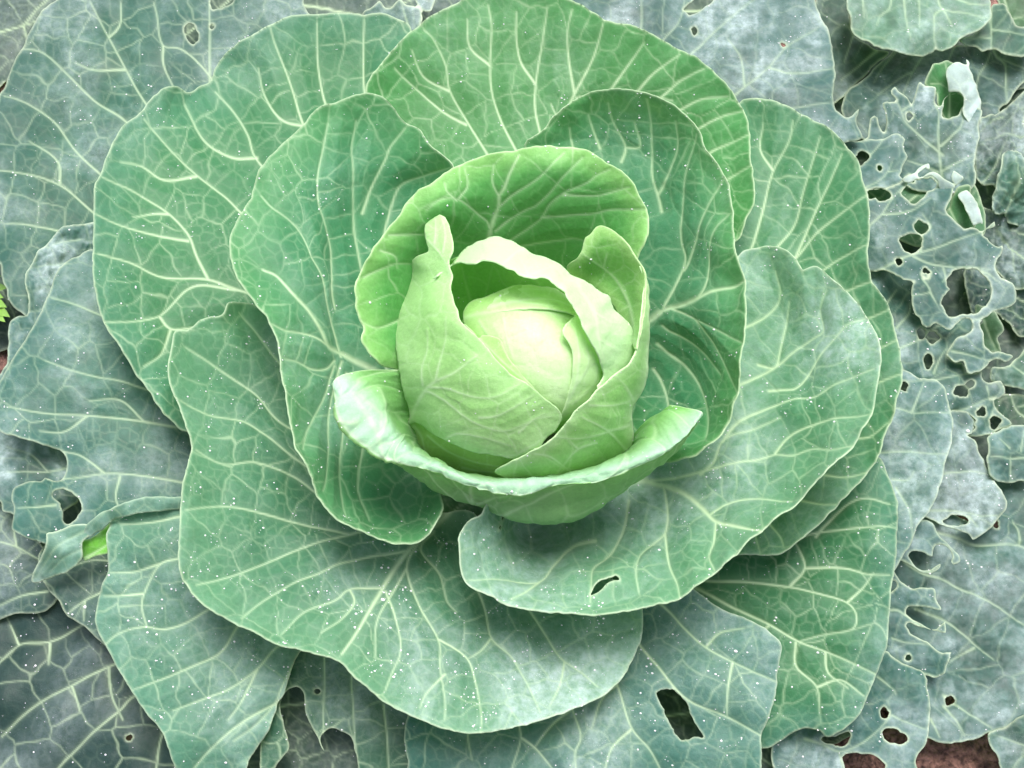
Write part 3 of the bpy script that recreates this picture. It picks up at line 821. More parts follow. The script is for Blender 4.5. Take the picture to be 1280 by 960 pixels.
# lower left, the largest
L("large broad leaf below the heart, sheened pale green",
  "219,417 236,415 247,405 262,400 277,396 281,388 285,382 307,377 319,380 350,400 420,470 450,540 480,600 530,640 580,640 620,670 700,710 780,735 801,762 802,780 797,806 786,832 767,859 745,874 715,887 670,902 625,913 587,917 550,909 512,894 479,876 456,857 441,844 428,830 415,823 379,814 349,806 319,791 285,774 255,757 232,729 224,709 224,675 225,634 229,604 236,577 240,555 232,532 225,510 214,487 210,465 214,439",
  [(219, 417, .162), (285, 382, .155), (210, 465, .162), (240, 555, .158), (224, 650, .158), (232, 729, .15), (319, 791, .142), (415, 823, .135), (479, 876, .13), (587, 917, .125), (715, 887, .118), (786, 832, .105), (801, 765, .105), (500, 780, .138), (420, 730, .14), (400, 650, .135), (330, 600, .14), (330, 480, .142), (290, 430, .148), (400, 500, .12), (520, 670, .118), (580, 650, .092), (640, 720, .11), (740, 800, .112), (600, 820, .132), (700, 740, .10), (300, 690, .148)],
  "560,640 524,673 505,690 482,720 456,765 437,799 426,817; 530,668 512,697 527,742 550,787 550,832 556,877 556,900; 550,787 587,814 595,840 601,885 602,905; 484,727 494,761 499,810 488,840 481,862; 545,660 529,679 554,705 565,739 575,750; 580,690 612,750 621,784 647,810 659,836 677,889; 621,784 606,802 587,814; 482,722 437,726 419,742 379,761 352,790; 510,682 475,681 431,690 394,709 356,726 326,746 300,770; 480,650 439,656 375,673 337,690 300,709 244,729; 439,656 375,639 337,632 277,626 232,637; 420,590 367,559 337,536 307,517 262,510 226,500; 420,620 375,585 349,576 319,570 281,574 245,560; 390,540 356,517 330,487 311,472 270,450 232,432; 380,470 345,440 320,410 300,390; 660,740 685,776 711,817 737,840 752,855; 711,817 705,850 690,880; 437,726 442,745 425,770 400,790; 512,700 470,770 466,820; 556,840 530,870 525,885",
  tint=(0.034, 0.124, 0.062), tint2=(0.075, 0.198, 0.105), fade=90, bloom=0.6, mottle=0, vein=1, seed=6, cup=0.018, wm=9, ws=3.0, dew=1.8)

# top
L("upright green leaf at the top behind the heart",
  "456,112 475,82 497,56 520,34 542,17 569,6 587,-6 625,-14 662,-14 700,-4 719,2 737,13 756,26 794,34 824,49 850,62 880,79 897,94 916,116 931,142 936,165 937,195 942,225 943,255 935,274 920,304 880,290 830,260 760,260 690,260 620,270 560,270 520,230 490,200 470,150",
  [(625, -14, .175), (542, 17, .17), (456, 112, .155), (737, 13, .175), (850, 62, .17), (931, 142, .165), (943, 240, .158), (920, 304, .14), (680, 240, .122), (560, 240, .122), (640, 110, .148), (880, 200, .142), (780, 150, .138), (500, 150, .135), (560, 80, .155), (820, 110, .155), (760, 240, .12)],
  "688,200 692,165 707,135 719,109 741,67 754,30; 680,200 677,161 670,127 670,94 677,45 684,5; 670,94 651,67 645,40 645,10; 665,215 647,182 625,139 614,105 612,71 614,22 610,0; 612,71 587,49 584,19; 625,220 610,187 584,146 561,105 556,71 539,41 530,35; 580,146 550,131 520,105 494,82; 719,109 711,67 709,34 715,10; 722,114 756,111 794,112 840,120; 760,110 786,75 805,52; 794,110 816,88 850,67; 800,125 820,120 850,97 880,85; 830,140 849,131 875,120 909,118; 850,165 871,154 905,139 925,135; 870,200 886,184 936,165; 880,240 910,215 938,205; 540,210 520,180 490,150 478,110; 677,161 700,148 690,120; 560,105 530,90 515,60",
  tint=(0.038, 0.168, 0.044), tint2=(0.054, 0.200, 0.061), fade=60, bloom=0.13, seed=7, cup=0.018, wm=5.5, ws=3.4)

# upper left
L("broad green leaf at upper left with a tucked notch in its rim",
  "512,34 497,26 480,19 456,17 428,16 400,17 382,18 360,22 337,30 318,42 300,52 286,62 277,71 269,84 263,100 250,108 240,116 232,117 224,111 216,109 206,111 197,117 185,127 176,139 165,148 154,157 146,169 139,184 134,196 129,210 124,222 120,232 118,247 117,262 117,292 116,330 117,352 121,375 127,394 135,411 146,427 155,443 165,457 174,472 184,487 202,517 216,530 229,540 260,540 330,520 400,470 440,420 430,300 470,180 500,110 510,70",
  [(117, 290, .152), (129, 210, .152), (176, 139, .148), (216, 109, .140), (240, 116, .124), (263, 100, .122), (300, 52, .14), (400, 17, .14), (480, 19, .135), (510, 60, .125), (430, 330, .115), (400, 420, .108), (280, 260, .132), (340, 150, .126), (229, 540, .112), (150, 440, .138), (200, 420, .130), (330, 420, .115), (440, 110, .122), (280, 480, .105), (240, 150, .134)],
  "420,385 350,366 296,352 259,339 199,336 161,322 122,317; 400,330 370,300 334,277 307,259 277,229 247,206 221,184 180,146; 247,206 202,212 176,199 150,198; 400,260 365,230 334,202 315,180 307,157 289,131 268,112; 319,184 290,182 259,165 232,127; 259,339 244,307 234,281 210,255 169,232 128,222; 234,289 195,283 157,277 120,268; 296,352 240,349 199,388 169,396 128,402; 199,388 214,405 255,399 290,392; 214,405 202,439 180,455; 400,190 379,148 360,94 341,45 338,34; 430,160 409,124 397,75 396,25; 470,150 456,109 454,56 455,22; 379,148 349,139 326,109 320,80; 360,360 320,400 290,440 260,480 235,510; 210,255 190,255 165,262",
  tint=(0.028, 0.132, 0.050), tint2=(0.047, 0.156, 0.090), fade=60, bloom=0.3, seed=8, cup=0.018, wm=5.5, ws=3.6)

# upper right
L("smooth rounded leaf at right behind the inner ones",
  "926,128 940,126 957,128 984,135 1014,150 1040,165 1059,184 1074,206 1079,229 1086,255 1087,300 1085,319 1089,349 1104,371 1113,390 1121,420 1128,461 1126,484 1121,499 1115,521 1106,540 1100,566 1089,585 1077,600 1062,619 1040,641 1021,660 999,679 972,694 950,694 924,694 880,690 850,640 860,560 870,480 880,400 890,300 900,200",
  [(926, 128, .135), (1014, 150, .145), (1074, 206, .152), (1087, 290, .152), (1089, 349, .146), (1121, 420, .146), (1128, 470, .146), (1100, 566, .136), (1040, 641, .124), (972, 694, .108), (924, 694, .10), (880, 420, .112), (1000, 240, .134), (940, 260, .12), (1050, 450, .13), (940, 600, .102), (1020, 570, .118)],
  "915,360 937,307 950,262 965,206 987,169 991,150; 965,204 950,180 954,150; 940,350 965,307 991,270 1002,232 1017,191 1025,170; 965,340 991,315 1021,281 1055,259 1083,245; 991,315 1015,262 1040,215 1052,190; 990,360 1021,334 1044,319 1085,307; 1030,370 1060,358 1090,352; 1050,400 1085,392 1115,385; 1070,430 1100,432 1122,425; 1075,480 1125,468; 1060,540 1085,540 1110,525; 1030,590 1055,595 1085,590; 1000,620 1030,630 1045,632; 960,650 975,670 980,685; 940,655 950,690",
  tint=(0.031, 0.140, 0.054), tint2=(0.047, 0.160, 0.076), fade=60, bloom=0.26, seed=9, cup=0.018, wm=4.2, ws=3.2)

# left
L("grey green leaf at the left edge eaten into along its lower rim",
  "116,311 94,322 71,341 60,362 49,394 30,427 11,461 0,480 -8,505 -5,528 4,544 26,549 49,557 62,560 75,562 82,570 83,580 81,592 76,599 66,598 56,594 52,600 40,601 25,605 15,610 12,618 14,630 16,645 19,660 30,667 41,673 55,677 64,681 95,690 150,690 240,660 260,560 240,500 200,430 150,340",
  [(-8, 505, .105), (116, 311, .095), (60, 362, .103), (26, 549, .10), (82, 580, .088), (15, 610, .105), (19, 660, .10), (64, 681, .09), (240, 560, .072), (130, 480, .098), (200, 450, .088), (130, 620, .082), (45, 635, .108), (90, 420, .102)],
  "260,540 232,536 180,527 109,519 52,517 10,510; 240,500 180,486 139,474 86,461 56,450; 240,605 187,596 131,592 80,599 60,597; 150,405 127,392 82,375 64,370; 131,592 101,570 75,563; 180,527 150,500 110,500; 109,519 80,540 50,540; 150,596 145,625 160,650; 70,630 50,632 20,634",
  holes="67,613 76,611 86,613 94,620 99,628 101,637 95,648 90,654 84,656 79,651 78,640 77,630 72,625 66,620",
  tint=(0.035, 0.107, 0.078), tint2=(0.028, 0.091, 0.079), fade=70, bloom=0.34, seed=10, mottle=0.3, vein=0.8, bites=1, wm=4.0, ws=3.0)

# lower left with tongue
L2_MAIN = ("240,618 225,622 202,622 176,625 150,636 135,648 139,655 134,668 135,690 135,701 134,716 128,730 124,742 120,765 124,791 137,817 150,840 169,870 187,896 206,919 214,945 219,960 222,980 300,980 311,952 325,930 337,911 343,895 349,877 355,868 362,845 372,820 400,790 430,760 400,690 330,650",
  [(120, 765, .102), (134, 680, .116), (180, 624, .122), (225, 622, .122), (137, 817, .10), (215, 950, .085), (300, 975, .07), (349, 877, .076), (372, 820, .074), (230, 780, .098), (400, 740, .08), (330, 690, .10), (200, 690, .112), (290, 880, .085)])
LEAVES.append(("pale leaf at lower left with a torn tongue curling over its rim", 'TONGUE', None, '', '', None, {}))

# bottom
L("bluish leaf at the bottom edge with an oblong hole",
  "509,900 506,926 511,949 514,980 700,990 940,985 952,950 952,919 961,896 971,862 972,840 977,812 974,803 960,791 950,784 927,771 901,761 881,748 860,735 800,720 700,730 620,770 560,830 520,870",
  [(975, 808, .105), (927, 771, .10), (881, 748, .092), (952, 930, .092), (830, 980, .075), (700, 985, .072), (514, 960, .066), (507, 915, .07), (760, 760, .078), (620, 800, .06), (850, 850, .092), (700, 900, .078), (600, 930, .072)],
  "740,720 771,760 800,806 822,832 849,866 867,879 909,896 950,919; 800,740 834,761 856,784 882,808 916,827 969,851; 740,790 771,855 790,911 812,937 830,970; 690,800 715,885 726,922 719,941 722,975; 640,860 649,907 651,922 640,960; 651,922 668,934 690,960; 715,885 690,905 668,934; 600,870 585,915 590,950; 882,808 900,790 930,785; 916,827 910,860 909,896; 771,855 752,874 740,910; 790,911 765,935 755,965",
  holes="822,866 830,862 841,862 850,869 858,878 863,890 867,902 874,912 879,921 868,921 856,925 846,920 838,904 828,884",
  tint=(0.036, 0.114, 0.079), tint2=(0.030, 0.107, 0.086), fade=70, bloom=0.46, seed=12, wm=5, ws=3.4, dew=1.4)

# lower right under
L("deep green leaf with a pointed lower tip at the lower right",
  "1098,574 1111,596 1121,622 1122,656 1119,705 1114,735 1111,769 1109,802 1100,832 1089,859 1077,889 1068,901 1059,909 1047,915 1036,921 1030,920 1025,914 1014,911 1002,911 988,918 976,926 954,936 930,930 900,860 860,770 870,700 930,640 1030,590",
  [(1098, 574, .09), (1121, 640, .095), (1111, 769, .09), (1089, 859, .078), (1036, 921, .06), (976, 926, .052), (900, 740, .066), (1010, 760, .08), (930, 870, .056), (1000, 640, .078), (940, 690, .07)],
  "850,725 875,737 912,757 961,780 999,802 1032,814 1062,827 1095,843; 870,722 886,726 935,727 987,733 1025,742 1059,752 1070,765 1068,784 1029,793 1000,801; 987,733 1006,709 999,686 980,660; 1006,709 1059,709 1085,716 1112,718; 960,690 1014,667 1062,662 1119,658; 1020,670 1032,656 1062,630 1085,624 1112,630; 995,802 995,832 1021,859 1025,892; 1059,752 1081,731 1092,715; 1021,859 1050,850 1080,870; 961,782 940,800 930,830; 1032,814 1035,840 1060,860",
  tint=(0.022, 0.112, 0.044), tint2=(0.035, 0.128, 0.079), fade=50, bloom=0.26, seed=13, bites=1, wm=4.5, ws=3.4, dew=1.2)

L("grey dewy leaf edge at right below the rounded leaf",
  "1112,470 1130,464 1145,471 1158,474 1171,476 1181,487 1186,506 1191,525 1188,555 1181,581 1175,607 1164,634 1155,648 1149,656 1140,675 1134,688 1126,701 1112,720 1090,690 1080,600 1090,520",
  [(1130, 464, .082), (1186, 506, .084), (1188, 555, .084), (1164, 634, .078), (1126, 701, .065), (1090, 600, .07), (1140, 560, .08)],
  "1080,515 1119,510 1140,517 1160,517 1189,515; 1085,566 1104,566 1137,566 1182,567; 1139,517 1150,490 1155,478; 1115,600 1135,600 1142,590; 1120,610 1137,640 1140,665",
  tint=(0.019, 0.074, 0.060), tint2=(0.030, 0.090, 0.084), fade=40, bloom=0.55, seed=14, bites=1, wm=3, ws=3)

L("frosted grey leaf at the top right with small eaten holes",
  "690,-20 1012,-20 1017,0 1025,19 1036,37 1040,64 1044,90 1041,110 1040,124 1043,136 1047,142 1053,149 1059,150 1066,144 1072,139 1070,147 1068,155 1072,164 1076,174 1059,180 1000,195 930,200 880,150 820,100 760,60 710,20",
  [(1012, -20, .095), (1044, 90, .096), (1072, 165, .082), (1000, 195, .08), (880, 150, .078), (760, 60, .078), (700, -20, .08), (900, 50, .088), (970, 80, .094)],
  "880,150 931,109 961,82 984,56 1020,35; 961,82 987,90 1040,85; 800,90 830,49 849,26 856,0; 840,90 867,64 897,37 945,-5; 800,60 802,30 802,0; 900,150 960,140 1035,130; 931,109 925,70 910,50",
  holes="856,10 862,3 878,-2 893,-1 890,6 880,13 871,18 861,20; 977,52 981,50 984,53 980,57; 863,38 869,35 873,40 868,45",
  tint=GREY, tint2=(0.034, 0.091, 0.084), fade=60, bloom=0.8, seed=15, wm=3.5, ws=3, dew=1.2)

L("dark grey green leaf at the top left corner with two ragged holes",
  "75,-15 71,0 60,8 52,15 45,27 39,37 30,56 24,64 19,71 11,94 5,110 -14,140 -16,330 0,330 4,350 8,362 15,382 40,400 140,400 190,330 260,230 350,130 420,60 400,30 384,17 379,-2 379,-18",
  [(75, -15, .105), (19, 71, .102), (-16, 200, .095), (8, 360, .085), (140, 380, .065), (260, 240, .07), (400, 40, .08), (379, -18, .092), (220, 20, .098), (110, 160, .088), (200, 130, .088)],
  "262,130 262,90 262,37 261,0; 300,150 259,90 225,60 204,56 195,15 191,0; 204,56 204,79 217,109; 240,210 180,127 157,86 135,45 112,0; 135,45 148,28 150,0; 200,200 154,150 116,124 88,97 52,64 30,60; 180,260 124,216 94,187 66,150 30,127 5,120; 170,300 116,264 75,232 15,216 -10,215; 75,229 73,204 37,176; 116,300 60,285 10,280; 157,86 120,90 95,80",
  holes="264,-8 290,-8 290,1 284,6 277,9 266,11 263,4; 231,36 237,30 244,31 246,39 248,47 244,56 240,56 235,50 231,44; 262,28 266,26 269,30 266,35 262,33",
  tint=(0.021, 0.079, 0.054), tint2=(0.019, 0.070, 0.057), fade=80, bloom=0.36, seed=16, mottle=0.3, vein=0.8, wm=3.6, ws=3.4)

L("puckered silvery leaf edge at left",
  "125,278 112,279 100,281 86,283 76,288 70,293 64,300 55,310 45,317 41,330 36,338 32,345 30,356 35,368 36,378 32,394 20,399 13,405 11,424 9,457 -5,480 10,500 70,500 130,420 150,330",
  [(112, 279, .09), (64, 300, .092), (30, 356, .094), (9, 457, .094), (130, 330, .07), (70, 420, .085)],
  "140,340 90,330 45,335; 120,380 70,380 34,390; 100,300 75,305 60,312",
  tint=GREY, tint2=(0.038, 0.100, 0.092), fade=40, bloom=0.85, seed=17, crumple=.006, wm=3, ws=2.2, wave=.014, cell=22)

# torn dark leaf under the bottom
L("dark torn leaf hanging under the bottom rim",
  "330,900 345,868 362,810 400,790 470,850 520,890 525,975 515,985 445,985 447,960 443,935 437,920 410,910 400,925 404,938 398,925 388,905 382,890 381,868 374,860 364,860 357,866 352,880 358,915 362,935 352,950 330,975",
  [(345, 868, .062), (400, 800, .06), (520, 890, .055), (520, 975, .05), (400, 930, .06), (340, 970, .055), (460, 900, .062)],
  "405,790 405,825 404,880 403,915; 445,820 439,847 441,880 443,930; 480,880 484,920 486,960; 404,915 420,905 430,897",
  tint=(0.025, 0.083, 0.050), bloom=0.3, seed=18, bites=1, wm=3, ws=2.6, cell=36)

L("small grey leaf scrap under the left rim",
  "-15,535 30,545 90,548 115,600 80,640 40,655 15,645 5,640 2,628 -15,615",
  [(-15, 535, .078), (90, 548, .07), (15, 645, .074), (80, 640, .068), (-15, 615, .075)],
  "100,580 60,590 10,590; 60,590 40,570 10,560", tint=GREY, bloom=0.8, seed=19)

# old leaves lying lowest at lower left
L("small dark leaf under the torn tongue",
  "50,690 56,729 65,742 75,754 78,762 82,769 90,774 101,780 112,790 124,800 160,830 200,780 160,690 100,670",
  [(56, 729, .085), (82, 769, .082), (124, 800, .078), (100, 670, .08), (200, 780, .065), (140, 740, .082)],
  "160,700 130,735 105,750 85,765; 105,750 104,775; 160,700 110,700 70,715", tint=(0.013, 0.049, 0.038), bloom=0.3, seed=20, bites=1)
L("very dark wet old leaf lying at the lower left corner",
  "-20,748 20,742 60,734 110,770 160,840 220,900 260,960 262,990 -20,990",
  [(-20, 748, .05), (60, 734, .055), (220, 900, .055), (262, 990, .05), (-20, 990, .035), (100, 860, .052)],
  "260,720 160,765 101,782 60,801 22,806 -10,840; 250,790 137,834 90,857 45,881 0,920; 260,840 167,870 150,889 112,922 75,958 60,980; 240,880 202,919 195,956 192,980; 60,801 60,830; 90,857 100,890; 137,834 140,870 155,900; 22,806 10,780",
  holes="162,921 165,918 169,922 166,927 162,926",
  tint=(0.011, 0.032, 0.030), bloom=0.33, seed=21, wm=4, ws=3.6, cell=46, fine=.05, dew=.7)
L("dark old leaf at the left edge under the eaten leaf",
  "-20,630 20,640 50,680 75,740 60,765 20,768 -20,775",
  [(-20, 630, .058), (50, 660, .062), (75, 740, .06), (-20, 775, .052), (20, 700, .06)],
  "90,720 45,697 20,683 -10,675; 60,740 30,745 -10,760; 20,683 15,650", tint=(0.013, 0.043, 0.037), bloom=0.3, seed=22, cell=40)

# right side, eaten leaves
L("tall tattered grey leaf at the right with a folded over rim",
  "@A 235,925 245,840 255,790 280,775 300,790 320,840 345,880 360,800 345,740 335,685 365,678 400,682 420,675 430,665 405,640 395,605 420,580 440,610 490,640 515,670 530,690 545,655 560,610 580,560 600,580 640,578 685,585 690,640 680,680 700,705 720,712 740,700 760,650 800,625 875,622 900,700 990,760 985,800 970,850 975,930 @D 965,40 945,160 950,280 900,320 760,330 640,330 500,300 430,240 400,180 300,60 200,0",
  [(1085, 175, .066), (1120, 110, .085), (1150, 105, .088), (1200, 120, .085), (1222, 170, .078), (1218, 230, .07), (1180, 235, .062), (1120, 220, .06), (1150, 170, .074), (1185, 170, .076)],
  "1185,250 1178,222 1174,195 1173,160 1174,140 1168,130; 1178,195 1162,180 1145,165 1130,150 1127,139 1120,124; 1176,183 1190,170 1201,158 1204,135; 1127,139 1140,130; 1176,215 1195,205 1215,195; 1172,215 1150,205 1135,200; 1106,164 1100,145 1095,125",
  holes="@A 745,690 750,660 775,628 820,625 868,622 878,680 850,758 820,785 790,797 760,785 742,765",
  tint=(0.019, 0.061, 0.049), tint2=(0.026, 0.079, 0.072), fade=30, bloom=0.6, seed=23, bites=2, wm=5, ws=3.4, jag=1.8, edge=1.0, ruffle=.007,
  extra=[("@A 755,490 770,460 800,435 830,420 850,412 880,428 905,432 895,395 912,410 920,445 950,520 970,570 990,640 990,760 970,850 930,840 880,760 885,640 860,615 775,618 770,560",
          [(1185, 90, .088), (1205, 80, .092), (1222, 120, .09), (1225, 150, .082), (1205, 160, .082), (1184, 112, .09), (1203, 110, .096)],
          "", dict(tint=(0.260, 0.330, 0.320), bloom=1.0, seed=24, crumple=.002)),
         ("@A 615,560 640,480 680,425 730,415 780,400 830,430 900,470 900,650 890,790 800,820 740,790 690,700 680,620",
          [(1157, 105, .080), (1186, 75, .082), (1205, 90, .076), (1205, 145, .068), (1175, 145, .064), (1165, 120, .073)],
          "@A 780,790 780,620 760,420; 660,560 720,560", dict(tint=(0.028, 0.120, 0.036), bloom=0.05, seed=25, dew=.3))])
L("pale grey scalloped leaf scrap right of the rounded leaf",
  "@A -40,890 60,930 150,935 240,930 330,922 400,905 440,905 470,930 485,942 @D 470,20 480,55 505,95 480,140 465,170 450,200 445,215 460,235 480,248 440,285 380,300 235,305 100,300 60,100",
  [(1040, 170, .07), (1120, 170, .075), (1135, 200, .076), (1120, 235, .074), (1050, 235, .07)],
  "@D 150,160 230,90 300,20 340,-30; 200,300 300,260 370,190 400,120; 370,190 440,180",
  holes="@D 300,150 325,150 335,175 318,190 300,178",
  tint=GREY, tint2=(0.034, 0.090, 0.084), fade=24, bloom=0.75, seed=26, bites=1)
L("lacy insect eaten leaf at the right with large holes",
  "@D 60,300 220,300 330,303 430,285 470,248 500,235 540,215 555,232 600,235 640,208 700,205 740,235 790,270 815,282 800,310 805,345 800,380 775,420 755,470 785,500 820,532 860,560 895,575 940,570 990,570 1040,555 1075,530 1085,555 1050,562 1020,577 1010,600 1040,625 1060,650 1080,675 1110,685 1132,678 1140,715 1120,750 1095,775 1085,810 1087,840 1105,875 1120,895 1160,905 1190,925 @E 1205,185 1225,240 1230,300 1200,330 1170,343 1120,352 1080,365 1040,400 1000,430 988,470 1000,500 1015,540 1020,590 1060,637 1130,640 1205,672 1165,710 1120,692 1080,688 1045,700 1030,742 960,780 895,785 880,745 870,712 820,714 790,695 768,665 780,620 830,550 880,530 920,515 940,475 928,432 890,418 855,428 830,462 790,496 740,484 690,464 650,492 620,495 590,470 575,430 545,402 535,330 525,230 548,185 470,178 400,140 330,95 270,92 100,60",
  [(1060, 240, .078), (1130, 225, .085), (1185, 228, .09), (1195, 265, .092), (1240, 285, .09), (1265, 365, .088), (1230, 400, .08), (1262, 445, .074), (1200, 460, .066), (1160, 410, .068), (1060, 340, .065), (1140, 380, .072), (1150, 310, .082), (1200, 340, .084), (1100, 280, .08), (1215, 440, .07)],
  "@D 230,880 340,830 540,745 700,690 900,615 1000,580; 590,715 600,610 660,555 600,480; 200,590 255,545 330,475 400,370 510,255; 330,475 450,470 560,440 650,380; 540,760 620,790 820,815 920,815 1050,840; @E 745,80 760,130 740,170; 600,160 650,240 530,280; 650,240 700,330; 800,640 900,660 1000,685; 860,420 950,425 1010,400; 1000,100 1060,130 1100,160",
  holes="@D 237,310 285,305 335,307 370,322 395,345 380,370 355,381 320,382 285,366 255,370 238,345; @D 505,268 550,250 600,242 660,232 690,252 695,280 688,305 640,330 620,350 600,375 565,402 535,415 510,402 490,385 460,340 480,310; @D 450,650 490,628 530,610 560,615 590,620 595,660 590,700 568,728 545,740 510,738 485,730 465,700; @D 547,555 562,535 580,520 615,530 645,545 640,580 620,600 600,610 575,602 560,590; @E 775,200 768,170 765,150 790,120 820,88 870,75 920,80 970,80 990,105 1010,130 1035,150 1060,190 1055,280 1030,315 1000,350 965,380 940,386 850,390 810,402 770,405 750,370 735,340 728,310 735,280 760,250 785,222",
  tint=(0.019, 0.064, 0.053), tint2=(0.026, 0.078, 0.073), fade=24, bloom=0.5, seed=27, bites=3, wm=4.5, ws=3.2, jag=2.2, edge=1.0, ruffle=.004,
  extra=[("@D 840,342 870,315 900,298 930,325 950,352 970,400 990,450 1000,500 1008,540 975,532 940,545 925,500 900,450 880,410 860,380",
          [(1200, 245, .092), (1210, 236, .095), (1225, 262, .096), (1228, 282, .09), (1217, 282, .09)], "", dict(tint=(0.260, 0.330, 0.320), bloom=1.0, seed=28)),
         ("@D 800,330 815,305 850,296 900,300 905,340 930,430 960,540 930,575 890,572 820,530 755,468 780,420",
          [(1192, 240, .086), (1208, 236, .086), (1215, 280, .078), (1182, 268, .078)], "@D 780,420 830,520 850,560", dict(tint=(0.025, 0.104, 0.036), bloom=0.02, seed=29, dew=.3)),
         ("@D 470,245 500,215 540,200 580,170 620,150 640,145 650,180 632,185 620,165 590,180 560,205 580,235 640,208 700,203 740,225 800,270 815,290 760,300 730,322 715,270 690,235 640,232 560,240 510,262",
          [(1130, 225, .090), (1145, 215, .094), (1160, 208, .094), (1175, 222, .098), (1192, 233, .096), (1178, 238, .09)], "", dict(tint=(0.260, 0.330, 0.320), bloom=1.0, seed=30)),
         ("@D 800,215 810,170 830,182 880,225 850,252 828,275 808,240",
          [(1190, 222, .096), (1195, 212, .1), (1204, 222, .098), (1196, 230, .094)], "", dict(tint=(0.260, 0.330, 0.320), bloom=1.0, seed=31))])
L("green underside of a lower leaf showing through the holes",
  "1070,210 1130,210 1200,215 1230,260 1225,300 1150,310 1080,270",
  [(1070, 210, .055), (1200, 215, .06), (1225, 300, .055), (1080, 270, .05)],
  "1100,290 1140,250 1180,220; 1150,300 1180,270 1210,250", tint=(0.025, 0.096, 0.036), bloom=0.05, seed=32, dew=.3)
L("holed mottled grey leaf under the lacy leaf",
  "@E 200,60 300,40 560,120 620,300 700,330 760,395 860,395 960,420 1000,440 985,470 940,480 925,520 840,560 790,620 775,665 800,705 840,715 870,715 885,780 930,790 1000,775 990,800 1000,835 1040,852 1080,840 1120,840 1145,865 1158,915 1100,945 1050,952 @F 1100,85 1085,100 1100,160 1150,220 1175,245 1195,272 1130,300 1080,325 1030,345 950,352 870,340 800,325 700,200 640,60 @E 420,700 300,300",
  [(1080, 335, .055), (1180, 390, .052), (1220, 405, .052), (1120, 440, .06), (1180, 480, .056), (1255, 490, .056), (1260, 530, .05), (1190, 545, .048), (1130, 500, .055), (1150, 420, .058)],
  "@E 440,620 560,570 680,480 830,425; 680,780 720,680 760,620; 470,840 560,830 680,825 850,800 960,780; 430,480 520,370 530,300; 360,320 440,210; @F 800,180 900,160 1050,95 1100,85; 1030,20 1050,95; 1050,250 1080,160",
  holes="@E 795,915 815,890 850,870 875,872 890,850 915,840 938,850 935,880 900,905 902,935 870,948 830,945 800,932; @E 605,690 618,665 640,652 662,675 680,702 662,740 640,752 615,735; @F 805,195 850,188 900,195 945,240 940,310 905,318 860,325 815,322",
  tint=(0.017, 0.061, 0.049), bloom=0.55, seed=33, bites=4, wm=3, ws=3, edge=0.9)
L("silvery dew covered leaf tip with an oval hole at right",
  "@F 640,300 760,190 830,180 900,190 960,240 930,330 900,340 945,375 970,440 990,480 1020,540 1055,605 1080,660 1110,710 1157,792 1152,850 1110,890 1085,930 1060,960 @G 1040,120 1000,150 960,172 940,178 920,155 870,130 830,115 790,105 760,98 690,64 600,20 500,0",
  [(1180, 520, .05), (1225, 540, .052), (1257, 630, .056), (1235, 660, .054), (1215, 672, .05), (1165, 650, .042), (1190, 580, .05)],
  "@F 680,610 760,598 850,590 930,580 1050,600; 640,835 780,840 900,850 1000,880 1100,880; 910,870 970,950; 940,360 1000,480",
  holes="@F 740,912 765,890 800,872 835,868 870,870 895,880 907,898 900,925 870,940 835,946 790,942 760,930",
  tint=(0.030, 0.068, 0.062), bloom=0.9, seed=34, wm=3, ws=3, dew=1.6)
L("curved lobed scraps of an eaten leaf at the lower right",
  "@G 350,100 560,60 600,60 650,65 690,110 720,165 750,190 780,222 820,255 850,290 855,330 835,345 808,350 798,330 800,280 775,245 750,225 720,218 690,228 675,265 670,298 620,280 580,263 545,258 520,265 508,290 530,325 550,350 580,375 620,388 670,375 705,352 722,345 725,360 690,390 640,410 600,402 560,382 520,350 480,325 420,330 350,300",
  [(1130, 655, .05), (1165, 660, .052), (1198, 700, .054), (1140, 690, .048), (1160, 714, .05), (1110, 690, .045)],
  "@G 480,325 560,385 620,408 700,360", tint=(0.036, 0.090, 0.090), bloom=0.75, seed=35, step=1.7, swell=.0005, ruffle=.001, wave=.004)
L("grey lobed leaf with finger shaped bites at the lower right",
  "@G 330,380 400,388 425,425 450,460 490,490 530,510 600,512 685,515 692,550 690,580 705,620 727,657 690,655 650,640 610,632 570,625 535,622 510,630 498,650 500,672 518,692 540,710 600,742 650,770 700,770 730,745 755,728 758,760 755,802 725,800 700,790 660,785 620,772 570,750 520,732 500,738 493,755 505,785 520,810 560,832 600,850 632,862 660,882 690,910 720,930 795,935 @H 1005,190 1005,215 985,260 970,300 968,328 940,345 910,352 860,345 800,330 700,285 560,200 440,250 380,-100 ",
  [(1110, 715, .045), (1168, 740, .05), (1175, 762, .05), (1180, 780, .05), (1188, 815, .05), (1180, 840, .045), (1120, 820, .038), (1110, 770, .042)],
  "@G 390,650 440,650 500,690 620,770 700,780; 400,840 480,865 640,880; @H 560,190 680,280 780,310 900,345", tint=(0.022, 0.070, 0.064), tint2=(0.030, 0.086, 0.082), fade=20, bloom=0.6, seed=36, bites=2, edge=1.0, ruffle=.001, wave=.004, step=1.8)
